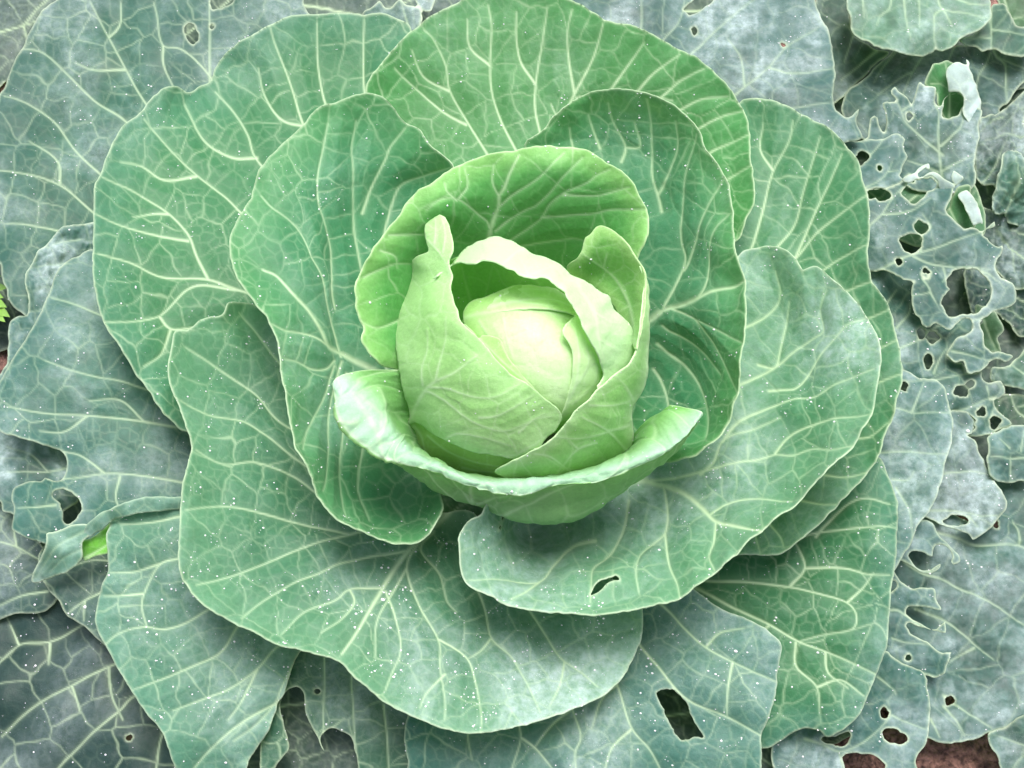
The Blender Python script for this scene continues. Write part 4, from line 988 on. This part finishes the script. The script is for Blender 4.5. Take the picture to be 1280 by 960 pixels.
L("grey drooping leaf over the bare soil at the bottom right, pierced by holes",
  "@H 440,150 560,180 680,270 780,305 820,338 835,380 850,460 862,520 870,560 873,630 870,690 858,745 840,790 810,840 780,880 768,920 765,985 555,985 558,940 540,910 500,885 470,872 430,870 405,868 380,858 340,856 300,862 286,890 295,985 -160,1000 -180,760 -60,700 50,690 200,680 340,600",
  [(1100, 820, .036), (1155, 845, .042), (1163, 900, .042), (1145, 945, .038), (1060, 945, .036), (980, 950, .034), (1000, 920, .036), (1060, 900, .04), (1110, 900, .044)],
  "@H 30,770 130,800 260,850 400,800 540,690 620,600; 260,850 275,920 290,980; 520,350 620,440 640,470; 620,600 700,640 850,700",
  holes="@H 550,722 570,702 600,692 635,692 680,720 722,752 720,778 690,792 640,797 600,785 570,770; @H 138,770 160,755 220,752 270,735 320,720 330,745 328,775 300,805 270,817 235,812 200,800 160,795",
  tint=(0.021, 0.072, 0.060), tint2=(0.030, 0.090, 0.082), fade=30, bloom=0.62, seed=37, bites=2, edge=1.0, wm=4, ws=2.6)
L("big mottled grey leaf lying low at the lower right",
  "1120,640 1180,640 1225,655 1235,600 1290,585 1300,900 1275,902 1255,910 1240,915 1232,917 1225,921 1206,926 1190,930 1174,930 1165,926 1140,920 1130,850 1110,760",
  [(1120, 650, .03), (1230, 610, .038), (1295, 600, .036), (1295, 900, .034), (1206, 926, .036), (1140, 900, .026), (1220, 760, .034)],
  "@G 600,130 730,150 850,180 950,215 1250,225 1350,290; 480,330 620,410 750,450 830,500 1040,590 1200,700 1350,800; 560,640 780,740 960,890 @H 1180,150 1290,230; @H 1160,160 1100,190 1000,240; 960,470 1130,600 1280,690; 960,540 1040,640 1100,745; 870,640 930,760; @G 1250,225 1240,150 1200,60",
  tint=(0.027, 0.072, 0.061), tint2=(0.030, 0.079, 0.072), fade=30, bloom=0.5, seed=38, bites=2, wm=5, ws=3.6, cell=50, fine=.06, wave=.012, dew=.6, puff=.0008)

# ---- neighbours
CAB2 = empty("cabbage", at_z(1165, -60, 0.0).tolist(), "young cabbage at the top right corner with one round dewy leaf", "cabbage", "cabbages in the plot")
CAB3 = empty("cabbage", at_z(1420, 330, 0.0).tolist(), "dark wrinkled cabbage at the right edge behind the eaten leaves", "cabbage", "cabbages in the plot")
CAB4 = empty("cabbage", at_z(1430, 1040, 0.0).tolist(), "cabbage leaf poking in at the bottom right corner beside bare soil", "cabbage", "cabbages in the plot")
L("rounded dewy leaf", "@A 95,-120 92,-20 100,60 120,110 130,180 140,210 150,232 185,258 230,275 280,308 330,337 380,338 430,352 485,360 540,372 610,372 650,355 685,342 690,312 700,330 735,342 780,330 820,310 840,285 855,262 910,245 960,222 1010,180 1050,130 1065,85 1062,40 1050,-20 1040,-120",
  [(1058, -15, .078), (1068, 42, .078), (1120, 66, .076), (1168, 60, .068), (1200, 52, .074), (1240, 10, .078), (1235, -22, .078), (1150, -20, .07), (1150, 30, .078)],
  "@A 720,-100 710,0 740,60 900,90 1040,110; 395,-60 395,0 380,60 320,110 300,165; 580,-60 582,0 585,100 585,180; 740,60 690,90 680,180 690,300; 800,-20 920,20 1050,20; 480,-20 500,160 520,260; 200,-20 210,120; 740,62 800,180", parent=CAB2,
  tint=(0.054, 0.132, 0.079), bloom=0.4, seed=40, wm=3.6, ws=3, dew=2.6, puff=.0008, ruffle=.006)
L(None, "@A -80,-60 20,-60 110,-40 130,200 260,320 380,350 300,420 180,540 60,660 -20,700 -100,500",
  [(1030, -10, .035), (1060, -10, .04), (1110, 70, .035), (1050, 125, .022), (1022, 80, .025)],
  "@A 300,340 200,420 60,540; 140,240 80,420", parent=CAB2, tint=(0.021, 0.053, 0.039), bloom=0.25, seed=41, cell=40, dew=.6)
L(None, "@A 340,400 420,330 560,300 800,300 960,300 1100,320 1300,340 1300,540 1230,600 1170,690 1110,740 1180,900 1100,1000 800,1000 400,1000 150,900 60,760 90,640 200,540",
  [(1105, 70, .03), (1170, 55, .034), (1280, 65, .034), (1280, 105, .038), (1255, 140, .04), (1240, 185, .032), (1060, 150, .034), (1120, 185, .03), (1160, 110, .036)],
  "@A 1080,330 1100,370 1150,420 1160,550 1165,690; 1060,350 1030,420 980,500 960,600; 1100,370 1200,430 1300,490; 430,340 330,460 280,550; 620,340 600,375 540,480 480,610 440,700; 820,300 780,390 740,480; 540,480 400,560 300,640", parent=CAB2, tint=(0.016, 0.049, 0.041), bloom=0.45, seed=42, bites=1, cell=34, dew=.8)
L(None, "@A 850,265 900,240 960,222 1010,170 1055,125 1060,50 1130,38 1160,80 1180,120 1200,150 1212,182 1250,195 1320,205 1320,380 1260,382 1180,375 1130,360 1090,338 1040,330 1000,345 960,310 920,300 880,290",
  [(1205, 50, .056), (1255, 10, .05), (1268, 35, .054), (1288, 40, .05), (1288, 70, .058), (1240, 64, .056), (1220, 55, .054)],
  "@A 1040,-20 1060,200 1060,330; 1060,200 1180,230 1290,250; 1060,260 980,250 900,270", parent=CAB2, tint=(0.027, 0.077, 0.054), bloom=0.45, seed=43, cell=26)
L("dark green leaf with a yellowish rib", "@A 1060,-80 1110,20 1150,80 1190,130 1215,180 1260,210 1340,220 1340,-80",
  [(1240, -10, .04), (1265, 25, .04), (1290, 40, .042), (1290, -10, .046)],
  "@A 1130,-60 1170,40 1210,140 1240,190; 1200,120 1280,100", parent=CAB2, tint=(0.031, 0.084, 0.036), bloom=0.1, seed=44)
tube("stem", [at_z(1165, -60, 0.0) + np.array([0, 0, q]) for q in (-.02, .02, .04, .06)], [.014, .013, .014, .02], MAT_STEM, CAB2)
L(None, "@A 1330,600 1280,620 1240,650 1180,690 1110,740 1040,765 1000,765 985,800 975,930 @D 965,160 980,240 1080,300 1200,340 1330,340",
  [(1290, 115, .05), (1245, 140, .052), (1225, 150, .055), (1222, 220, .045), (1290, 230, .05), (1260, 180, .052)],
  "@D 900,330 1010,250 1090,140 1150,0; @A 1290,900 1180,880 1100,900; 1150,760 1060,800 1000,860", parent=CAB3, tint=(0.016, 0.049, 0.041), bloom=0.6, seed=45, bites=1, crumple=.008, cell=22, wave=.016)
L("pale crumpled leaf", "@D 1140,90 1170,75 1215,70 1245,110 1260,160 1330,150 1330,520 1230,530 1180,470 1060,460 1060,380 1090,280 1110,200",
  [(1255, 195, .06), (1275, 200, .062), (1290, 230, .06), (1240, 262, .056), (1290, 275, .05), (1265, 230, .066)],
  "@D 1150,500 1220,300 1200,100; 1300,300 1240,200", parent=CAB3, tint=(0.039, 0.103, 0.069), tint2=(0.030, 0.084, 0.073), fade=20, bloom=0.6, seed=46, crumple=.012, cell=18, wave=.02, dew=.8)
L(None, "@D 940,300 1010,440 1150,450 1330,480 1330,960 1200,960 1120,880 1000,700 900,500",
  [(1220, 260, .04), (1285, 275, .044), (1285, 350, .04), (1240, 330, .036), (1265, 300, .044)],
  "@D 1330,800 1200,700 1100,560; 1330,600 1200,560; 1200,700 1220,850", parent=CAB3, tint=(0.013, 0.041, 0.033), bloom=0.5, seed=47, crumple=.010, cell=20, wave=.016)
L(None, "@E 900,60 1100,60 1330,100 1330,520 1250,540 1200,480 1080,380 980,420 900,300",
  [(1215, 340, .03), (1285, 340, .036), (1285, 415, .034), (1250, 400, .028), (1225, 380, .028)],
  "@E 1330,300 1200,260 1080,200; 1330,420 1220,380 1150,330", parent=CAB3, tint=(0.011, 0.038, 0.033), bloom=0.4, seed=48, crumple=.008, cell=22)
L(None, "@E 1330,560 1280,620 1240,670 1180,730 1060,760 1060,840 1180,880 1290,900 1330,900",
  [(1288, 430, .04), (1262, 446, .04), (1240, 470, .03), (1288, 490, .034)],
  "@E 1330,820 1250,770 1190,720; 1180,730 1240,670 1290,640", parent=CAB3, tint=(0.030, 0.077, 0.054), bloom=0.35, seed=49, crumple=.003)
L(None, "@F 1000,60 1100,60 1330,100 1330,320 1200,290 1100,200",
  [(1230, 492, .03), (1288, 500, .03), (1288, 545, .03), (1250, 520, .026)],
  "@F 1330,250 1230,170 1190,60; 1330,130 1240,150", parent=CAB3, tint=(0.024, 0.061, 0.039), bloom=0.2, seed=50, crumple=.003)
L(None, "@E 960,330 1080,380 1110,440 1140,500 1100,560 1130,640 1050,640 980,560 960,430",
  [(1225, 385, .045), (1247, 400, .045), (1250, 440, .036), (1225, 420, .038)],
  "@E 1010,430 1060,560 1100,640", parent=CAB3, tint=(0.035, 0.096, 0.040), bloom=0.2, seed=51, dew=.3)
L("smooth pale grey lobe", "@F 1032,365 1060,340 1100,318 1150,290 1195,272 1240,265 1340,275 1340,640 1270,645 1200,652 1150,652 1100,640 1062,605 1045,550 1034,500 1042,430",
  [(1234, 548, .06), (1265, 530, .058), (1290, 530, .055), (1290, 600, .055), (1245, 598, .058), (1262, 565, .062)],
  "@F 1340,480 1210,490 1060,480; 1200,480 1200,560 1210,650; 1190,420 1120,360; 1270,440 1290,300", parent=CAB3, tint=(0.032, 0.082, 0.073), bloom=0.65, seed=52, edge=.9)
tube("stem", [at_z(1420, 330, 0.0) + np.array([0, 0, q]) for q in (-.02, .02, .04, .06)], [.014, .013, .014, .02], MAT_STEM, CAB3)
L(None, "1236,918 1238,915 1260,907 1275,895 1330,880 1340,1020 1270,1000 1255,975 1249,954 1244,941 1238,932",
  [(1236, 918, .04), (1280, 892, .045), (1330, 950, .045), (1249, 954, .036), (1270, 1000, .036)],
  "1340,960 1290,935 1250,920; 1290,935 1270,955 1260,975", parent=CAB4, tint=(0.027, 0.079, 0.061), bloom=0.5, seed=53)
tube("stem", [at_z(1430, 1040, 0.0) + np.array([0, 0, q]) for q in (-.02, .02, .04, .06)], [.014, .013, .014, .02], MAT_STEM, CAB4)
# scraps at the top edge and the leaf bases that close the rosette
L("torn pale leaf scrap at the top edge", "@r2 140,55 150,40 175,28 200,10 215,28 232,30 255,12 270,0 285,18 300,22 330,30 352,42 372,40 380,10 395,-14 420,-40 300,-60 340,60 320,110 200,90",
  [(455, 20, .055), (500, 5, .06), (540, 15, .06), (540, -15, .058), (500, 35, .05)], "@r2 300,100 280,40 270,5; 330,90 340,40", tint=GREY, bloom=0.75, seed=54, edge=1)
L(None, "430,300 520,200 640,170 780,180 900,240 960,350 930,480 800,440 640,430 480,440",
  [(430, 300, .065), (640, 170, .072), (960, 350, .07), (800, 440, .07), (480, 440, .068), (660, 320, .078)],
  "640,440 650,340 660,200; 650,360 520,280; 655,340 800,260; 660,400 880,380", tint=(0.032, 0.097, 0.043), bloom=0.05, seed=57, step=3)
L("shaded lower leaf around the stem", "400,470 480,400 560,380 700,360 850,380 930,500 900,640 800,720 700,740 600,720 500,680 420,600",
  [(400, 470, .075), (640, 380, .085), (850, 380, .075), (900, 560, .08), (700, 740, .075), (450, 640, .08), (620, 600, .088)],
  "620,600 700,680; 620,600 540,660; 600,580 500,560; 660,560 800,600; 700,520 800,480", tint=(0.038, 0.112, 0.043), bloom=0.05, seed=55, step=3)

# old leaves lying lowest; some added dark in place of shaded soil in gaps
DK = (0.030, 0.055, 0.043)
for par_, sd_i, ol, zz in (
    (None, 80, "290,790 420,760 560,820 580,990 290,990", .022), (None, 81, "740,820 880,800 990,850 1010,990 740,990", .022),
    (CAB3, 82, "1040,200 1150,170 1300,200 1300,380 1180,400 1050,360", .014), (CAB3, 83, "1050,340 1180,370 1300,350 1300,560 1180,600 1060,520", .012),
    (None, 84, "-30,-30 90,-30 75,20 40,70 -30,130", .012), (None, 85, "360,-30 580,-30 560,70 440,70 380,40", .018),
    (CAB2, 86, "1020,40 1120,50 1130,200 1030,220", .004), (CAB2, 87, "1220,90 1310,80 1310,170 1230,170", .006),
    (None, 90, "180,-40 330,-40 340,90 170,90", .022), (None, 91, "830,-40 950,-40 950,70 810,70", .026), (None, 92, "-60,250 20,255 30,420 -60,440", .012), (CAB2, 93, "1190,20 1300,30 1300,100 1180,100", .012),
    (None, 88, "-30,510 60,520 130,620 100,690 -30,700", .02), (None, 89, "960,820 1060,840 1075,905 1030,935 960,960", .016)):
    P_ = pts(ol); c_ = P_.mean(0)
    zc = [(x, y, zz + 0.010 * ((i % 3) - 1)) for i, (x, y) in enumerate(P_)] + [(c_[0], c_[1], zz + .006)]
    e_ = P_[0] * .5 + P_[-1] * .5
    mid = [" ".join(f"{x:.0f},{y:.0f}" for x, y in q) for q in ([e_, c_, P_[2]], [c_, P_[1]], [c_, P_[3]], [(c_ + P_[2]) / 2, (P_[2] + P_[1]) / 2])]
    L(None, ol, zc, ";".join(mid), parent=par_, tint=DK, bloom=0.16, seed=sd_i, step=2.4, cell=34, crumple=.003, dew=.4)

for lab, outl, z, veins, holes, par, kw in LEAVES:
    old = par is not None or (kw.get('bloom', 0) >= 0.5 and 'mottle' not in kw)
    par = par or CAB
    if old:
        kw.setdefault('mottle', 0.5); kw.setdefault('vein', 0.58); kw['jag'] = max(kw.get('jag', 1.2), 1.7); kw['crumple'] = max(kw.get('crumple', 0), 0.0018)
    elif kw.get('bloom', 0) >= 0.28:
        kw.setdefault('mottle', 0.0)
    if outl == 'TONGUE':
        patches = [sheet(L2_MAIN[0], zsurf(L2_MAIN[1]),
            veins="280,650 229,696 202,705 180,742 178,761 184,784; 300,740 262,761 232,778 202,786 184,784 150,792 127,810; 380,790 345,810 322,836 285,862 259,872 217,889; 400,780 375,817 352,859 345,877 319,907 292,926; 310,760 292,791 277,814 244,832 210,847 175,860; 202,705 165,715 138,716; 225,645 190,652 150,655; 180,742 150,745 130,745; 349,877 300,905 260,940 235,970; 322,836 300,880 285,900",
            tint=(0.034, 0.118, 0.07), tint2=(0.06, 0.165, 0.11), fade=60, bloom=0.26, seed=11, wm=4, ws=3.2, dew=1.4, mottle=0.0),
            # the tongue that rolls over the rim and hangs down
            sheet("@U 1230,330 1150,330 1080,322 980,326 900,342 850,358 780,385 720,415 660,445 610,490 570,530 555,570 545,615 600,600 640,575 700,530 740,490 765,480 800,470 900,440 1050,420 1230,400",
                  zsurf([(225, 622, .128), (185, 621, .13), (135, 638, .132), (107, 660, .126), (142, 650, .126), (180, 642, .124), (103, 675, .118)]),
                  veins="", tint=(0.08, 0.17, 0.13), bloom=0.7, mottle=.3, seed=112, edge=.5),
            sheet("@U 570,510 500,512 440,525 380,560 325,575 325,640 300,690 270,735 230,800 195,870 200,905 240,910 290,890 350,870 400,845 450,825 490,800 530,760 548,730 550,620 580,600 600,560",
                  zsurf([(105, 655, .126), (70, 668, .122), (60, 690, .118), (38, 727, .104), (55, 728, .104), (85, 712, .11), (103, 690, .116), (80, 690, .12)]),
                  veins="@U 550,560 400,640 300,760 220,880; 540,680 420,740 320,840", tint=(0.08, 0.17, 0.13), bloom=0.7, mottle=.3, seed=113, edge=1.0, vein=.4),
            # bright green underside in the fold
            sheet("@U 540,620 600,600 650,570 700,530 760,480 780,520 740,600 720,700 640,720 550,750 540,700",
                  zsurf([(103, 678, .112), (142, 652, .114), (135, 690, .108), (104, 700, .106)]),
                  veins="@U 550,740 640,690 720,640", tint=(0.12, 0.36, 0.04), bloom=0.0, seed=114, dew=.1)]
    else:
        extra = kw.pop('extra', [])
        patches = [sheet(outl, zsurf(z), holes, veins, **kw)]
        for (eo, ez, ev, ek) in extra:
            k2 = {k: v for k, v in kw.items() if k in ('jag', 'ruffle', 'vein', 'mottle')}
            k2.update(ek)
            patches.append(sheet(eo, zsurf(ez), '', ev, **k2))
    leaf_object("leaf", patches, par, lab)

# front cup leaf, rolled outward along its rim
def front_cup():
    # columns left to right; rows from deep inside over the rim to the outside foot
    r0 = [(505, 462, .20), (516, 498, .175), (520, 530, .165), (530, 565, .16), (560, 590, .155), (600, 600, .15), (645, 603, .15), (690, 598, .15), (740, 590, .15), (784, 566, .16), (795, 540, .185), (838, 506, .212)]
    r1 = [(452, 463, .232), (478, 490, .218), (495, 530, .205), (514, 556, .197), (550, 574, .193), (596, 594, .190), (645, 598, .188), (700, 590, .19), (757, 577, .196), (802, 556, .203), (826, 520, .215), (858, 509, .222)]
    r2 = [(424, 471, .240), (455, 503, .234), (489, 541, .226), (505, 560, .221), (546, 579, .218), (595, 599, .214), (644, 602, .212), (700, 596, .214), (760, 584, .217), (815, 566, .221), (850, 547, .224), (876, 514, .226)]
    r3 = [(416, 481, .238), (428, 529, .231), (462, 563, .224), (495, 578, .220), (541, 591, .217), (590, 607, .213), (642, 616, .211), (700, 608, .213), (760, 597, .216), (812, 574, .220), (852, 550, .223), (877, 517, .225)]
    r4 = [(420, 484, .230), (432, 529, .222), (466, 562, .213), (497, 582, .204), (537, 601, .198), (588, 616, .192), (642, 630, .188), (700, 630, .190), (760, 613, .196), (812, 585, .206), (852, 553, .214), (876, 519, .220)]
    r5 = [(430, 488, .220), (440, 527, .208), (470, 560, .196), (500, 583, .184), (536, 608, .176), (590, 627, .168), (645, 648, .162), (700, 653, .163), (760, 627, .170), (812, 593, .185), (853, 556, .198), (875, 521, .212)]
    r6 = [(450, 490, .205), (460, 522, .190), (490, 545, .170), (520, 570, .155), (550, 590, .145), (600, 605, .135), (645, 622, .128), (690, 625, .13), (740, 605, .14), (795, 575, .16), (840, 545, .178), (865, 520, .2)]
    r3b = [(x, y - 1, z - .004) for x, y, z in r3]
    r4 = [(x, y - 2, z - .003) for x, y, z in r4]
    rows = [r0, r1, r2, r3, r3b, r4, r5, r6]
    W, H = 520, 120
    p = loft(rows, 330, 110, (W, H),
             veins="240,118 235,60; 236,112 200,85 150,60 90,42 30,36; 244,112 290,88 350,66 430,48 500,40; 238,100 215,70 200,45; 242,100 275,70 290,40; 160,64 130,40 120,20; 360,64 390,40 400,20; 60,44 30,60; 90,42 70,26 40,20",
             tint=(0.21, 0.42, 0.15), bloom=0.05, seed=70, vein=0.9, swell=-.0003, puff=.0008, wave=.004, ruffle=0, net=.6, roll=0, rib=-1, crumple=.0006, rim_v=51, edge=0.75, cell=34, fine=.06, wm=8, ws=2.4, dew=.8)
    # waxy bluish rolled band at the rim
    X = p['X']; v = X[:, 1]
    band = np.where(v < 52.5, np.clip((v - 20) / 16.0, 0, 1), 0.0) * (0.75 + 0.4 * fbm(X[:, 0] / 18, v / 10, 90, 2))
    band = np.clip(band, 0, 1)
    p['tint'] = p['tint'] * (1 - band[:, None]) + band[:, None] * np.array([0.30, 0.50, 0.34])
    ins_ = np.clip((28 - v) / 14.0, 0, 1)[:, None]
    p['tint'] = p['tint'] * (1 - ins_) + ins_ * np.array([0.13, 0.32, 0.085])
    u = X[:, 0]
    lipw = np.exp(-((v - 48) / 14.0) ** 2)
    crk = (fbm(u / 11, v / 30, 91, 2) - 0.5) * 0.0009 * lipw + (fbm(u / 38, v / 38, 92, 3) - 0.5) * 0.004 + (fbm(u / 14, v / 14, 93, 2) - 0.5) * 0.0008
    p['V'] = p['V'] + p['N'] * crk[:, None]
    p['V'][:, 2] += lipw * ((vnoise(u / 34, u * 0, 95) - 0.5) * 0.006 + (vnoise(u / 9, u * 0, 96) - 0.5) * 0.0016)
    p['tint'] = p['tint'] * (0.85 + 0.3 * fbm(u / 20, v / 20, 94, 3))[:, None]
    leaf_object("leaf", [p], CAB, "cup shaped leaf in front of the heart with a pale rolled rim")
front_cup()

# ------------------------------------------------------------------ dew
def build_dew():
    rng = np.random.RandomState(11)
    P = np.vstack(DEW_P); Nn = np.vstack(DEW_N); W = np.concatenate(DEW_W)
    qx, qy = to_px(P)
    vis = (qx > -20) & (qx < 1300) & (qy > -20) & (qy < 980) & (Nn[:, 2] > 0.15)
    W = W ** 1.3 * vis
    n = 5000
    pick = rng.choice(len(P), n, replace=False, p=W / W.sum())
    size = 0.00026 + 0.00062 * rng.rand(n) ** 4
    big = rng.rand(n) < 0.006
    size[big] *= 2.0
    seg = 7
    prof = [(1.0, -0.05), (0.92, 0.35), (0.55, 0.68)]
    ang = np.linspace(0, 2 * math.pi, seg, endpoint=False)
    unit = [(r * math.cos(a), r * math.sin(a), h) for r, h in prof for a in ang] + [(0, 0, 0.8)]
    unit = np.array(unit)
    m = len(unit)
    N = Nn[pick]
    a = np.cross(N, np.array([0.2, 0.9, 0.3])); a /= np.linalg.norm(a, axis=1)[:, None]
    b = np.cross(N, a)
    ell = 1 + 0.35 * rng.rand(n)
    V = P[pick][:, None] + size[:, None, None] * (unit[None, :, 0:1] * a[:, None] * ell[:, None, None] + unit[None, :, 1:2] * b[:, None] + unit[None, :, 2:3] * N[:, None])
    Q, T = [], []
    for r in range(2):
        for k in range(seg):
            Q.append((r * seg + k, r * seg + (k + 1) % seg, (r + 1) * seg + (k + 1) % seg, (r + 1) * seg + k))
    for k in range(seg):
        T.append((2 * seg + k, 2 * seg + (k + 1) % seg, m - 1))
    off = (np.arange(n) * m)[:, None, None]
    ob = link("dew_drops", raw_mesh("dew_drops", V.reshape(-1, 3), (np.array(Q)[None] + off).reshape(-1, 4), (np.array(T)[None] + off).reshape(-1, 3), {}), MAT_WATER)
    ob['kind'] = 'stuff'; ob['label'] = 'tiny clear dew drops scattered over all the cabbage leaves'; ob['category'] = 'dew'
build_dew()

# ------------------------------------------------------------------ weed at the left edge
def build_weed():
    base = at_z(-25, 400, 0.0)
    wd = empty("weed", base.tolist(), "yellow green grassy weed showing at the left edge", "weed")
    m = plain("weed_blade", (0.14, 0.27, 0.04), 0.45, 40)
    rng = np.random.RandomState(3)
    for i, (px, py) in enumerate(((3, 322), (9, 360), (8, 384), (6, 402), (1, 345), (4, 372), (12, 396))):
        tip = at_z(px, py, 0.06); mid = (base + tip) / 2 + np.array([0, 0, 0.035])
        V = []; n = 10
        for k in range(n):
            t = k / (n - 1)
            c = (1 - t) ** 2 * base + 2 * t * (1 - t) * mid + t * t * tip
            d = tip - base; s = np.array([-d[1], d[0], 0]); s /= np.linalg.norm(s)
            wdt = 0.011 * (1 - t ** 3) + 0.0004
            V += [c + s * wdt, c + np.array([0, 0, -0.001]), c - s * wdt]
        Q = []
        for k in range(n - 1):
            Q += [(3 * k, 3 * k + 1, 3 * k + 4, 3 * k + 3), (3 * k + 1, 3 * k + 2, 3 * k + 5, 3 * k + 4)]
        link("blade", raw_mesh("blade", np.array(V), np.array(Q), np.zeros((0, 3), int), {}), m, wd)
build_weed()

#print("TRIS", sum(len(o.data.loops) - 2 * len(o.data.polygons) for o in S.objects if o.type == 'MESH'))
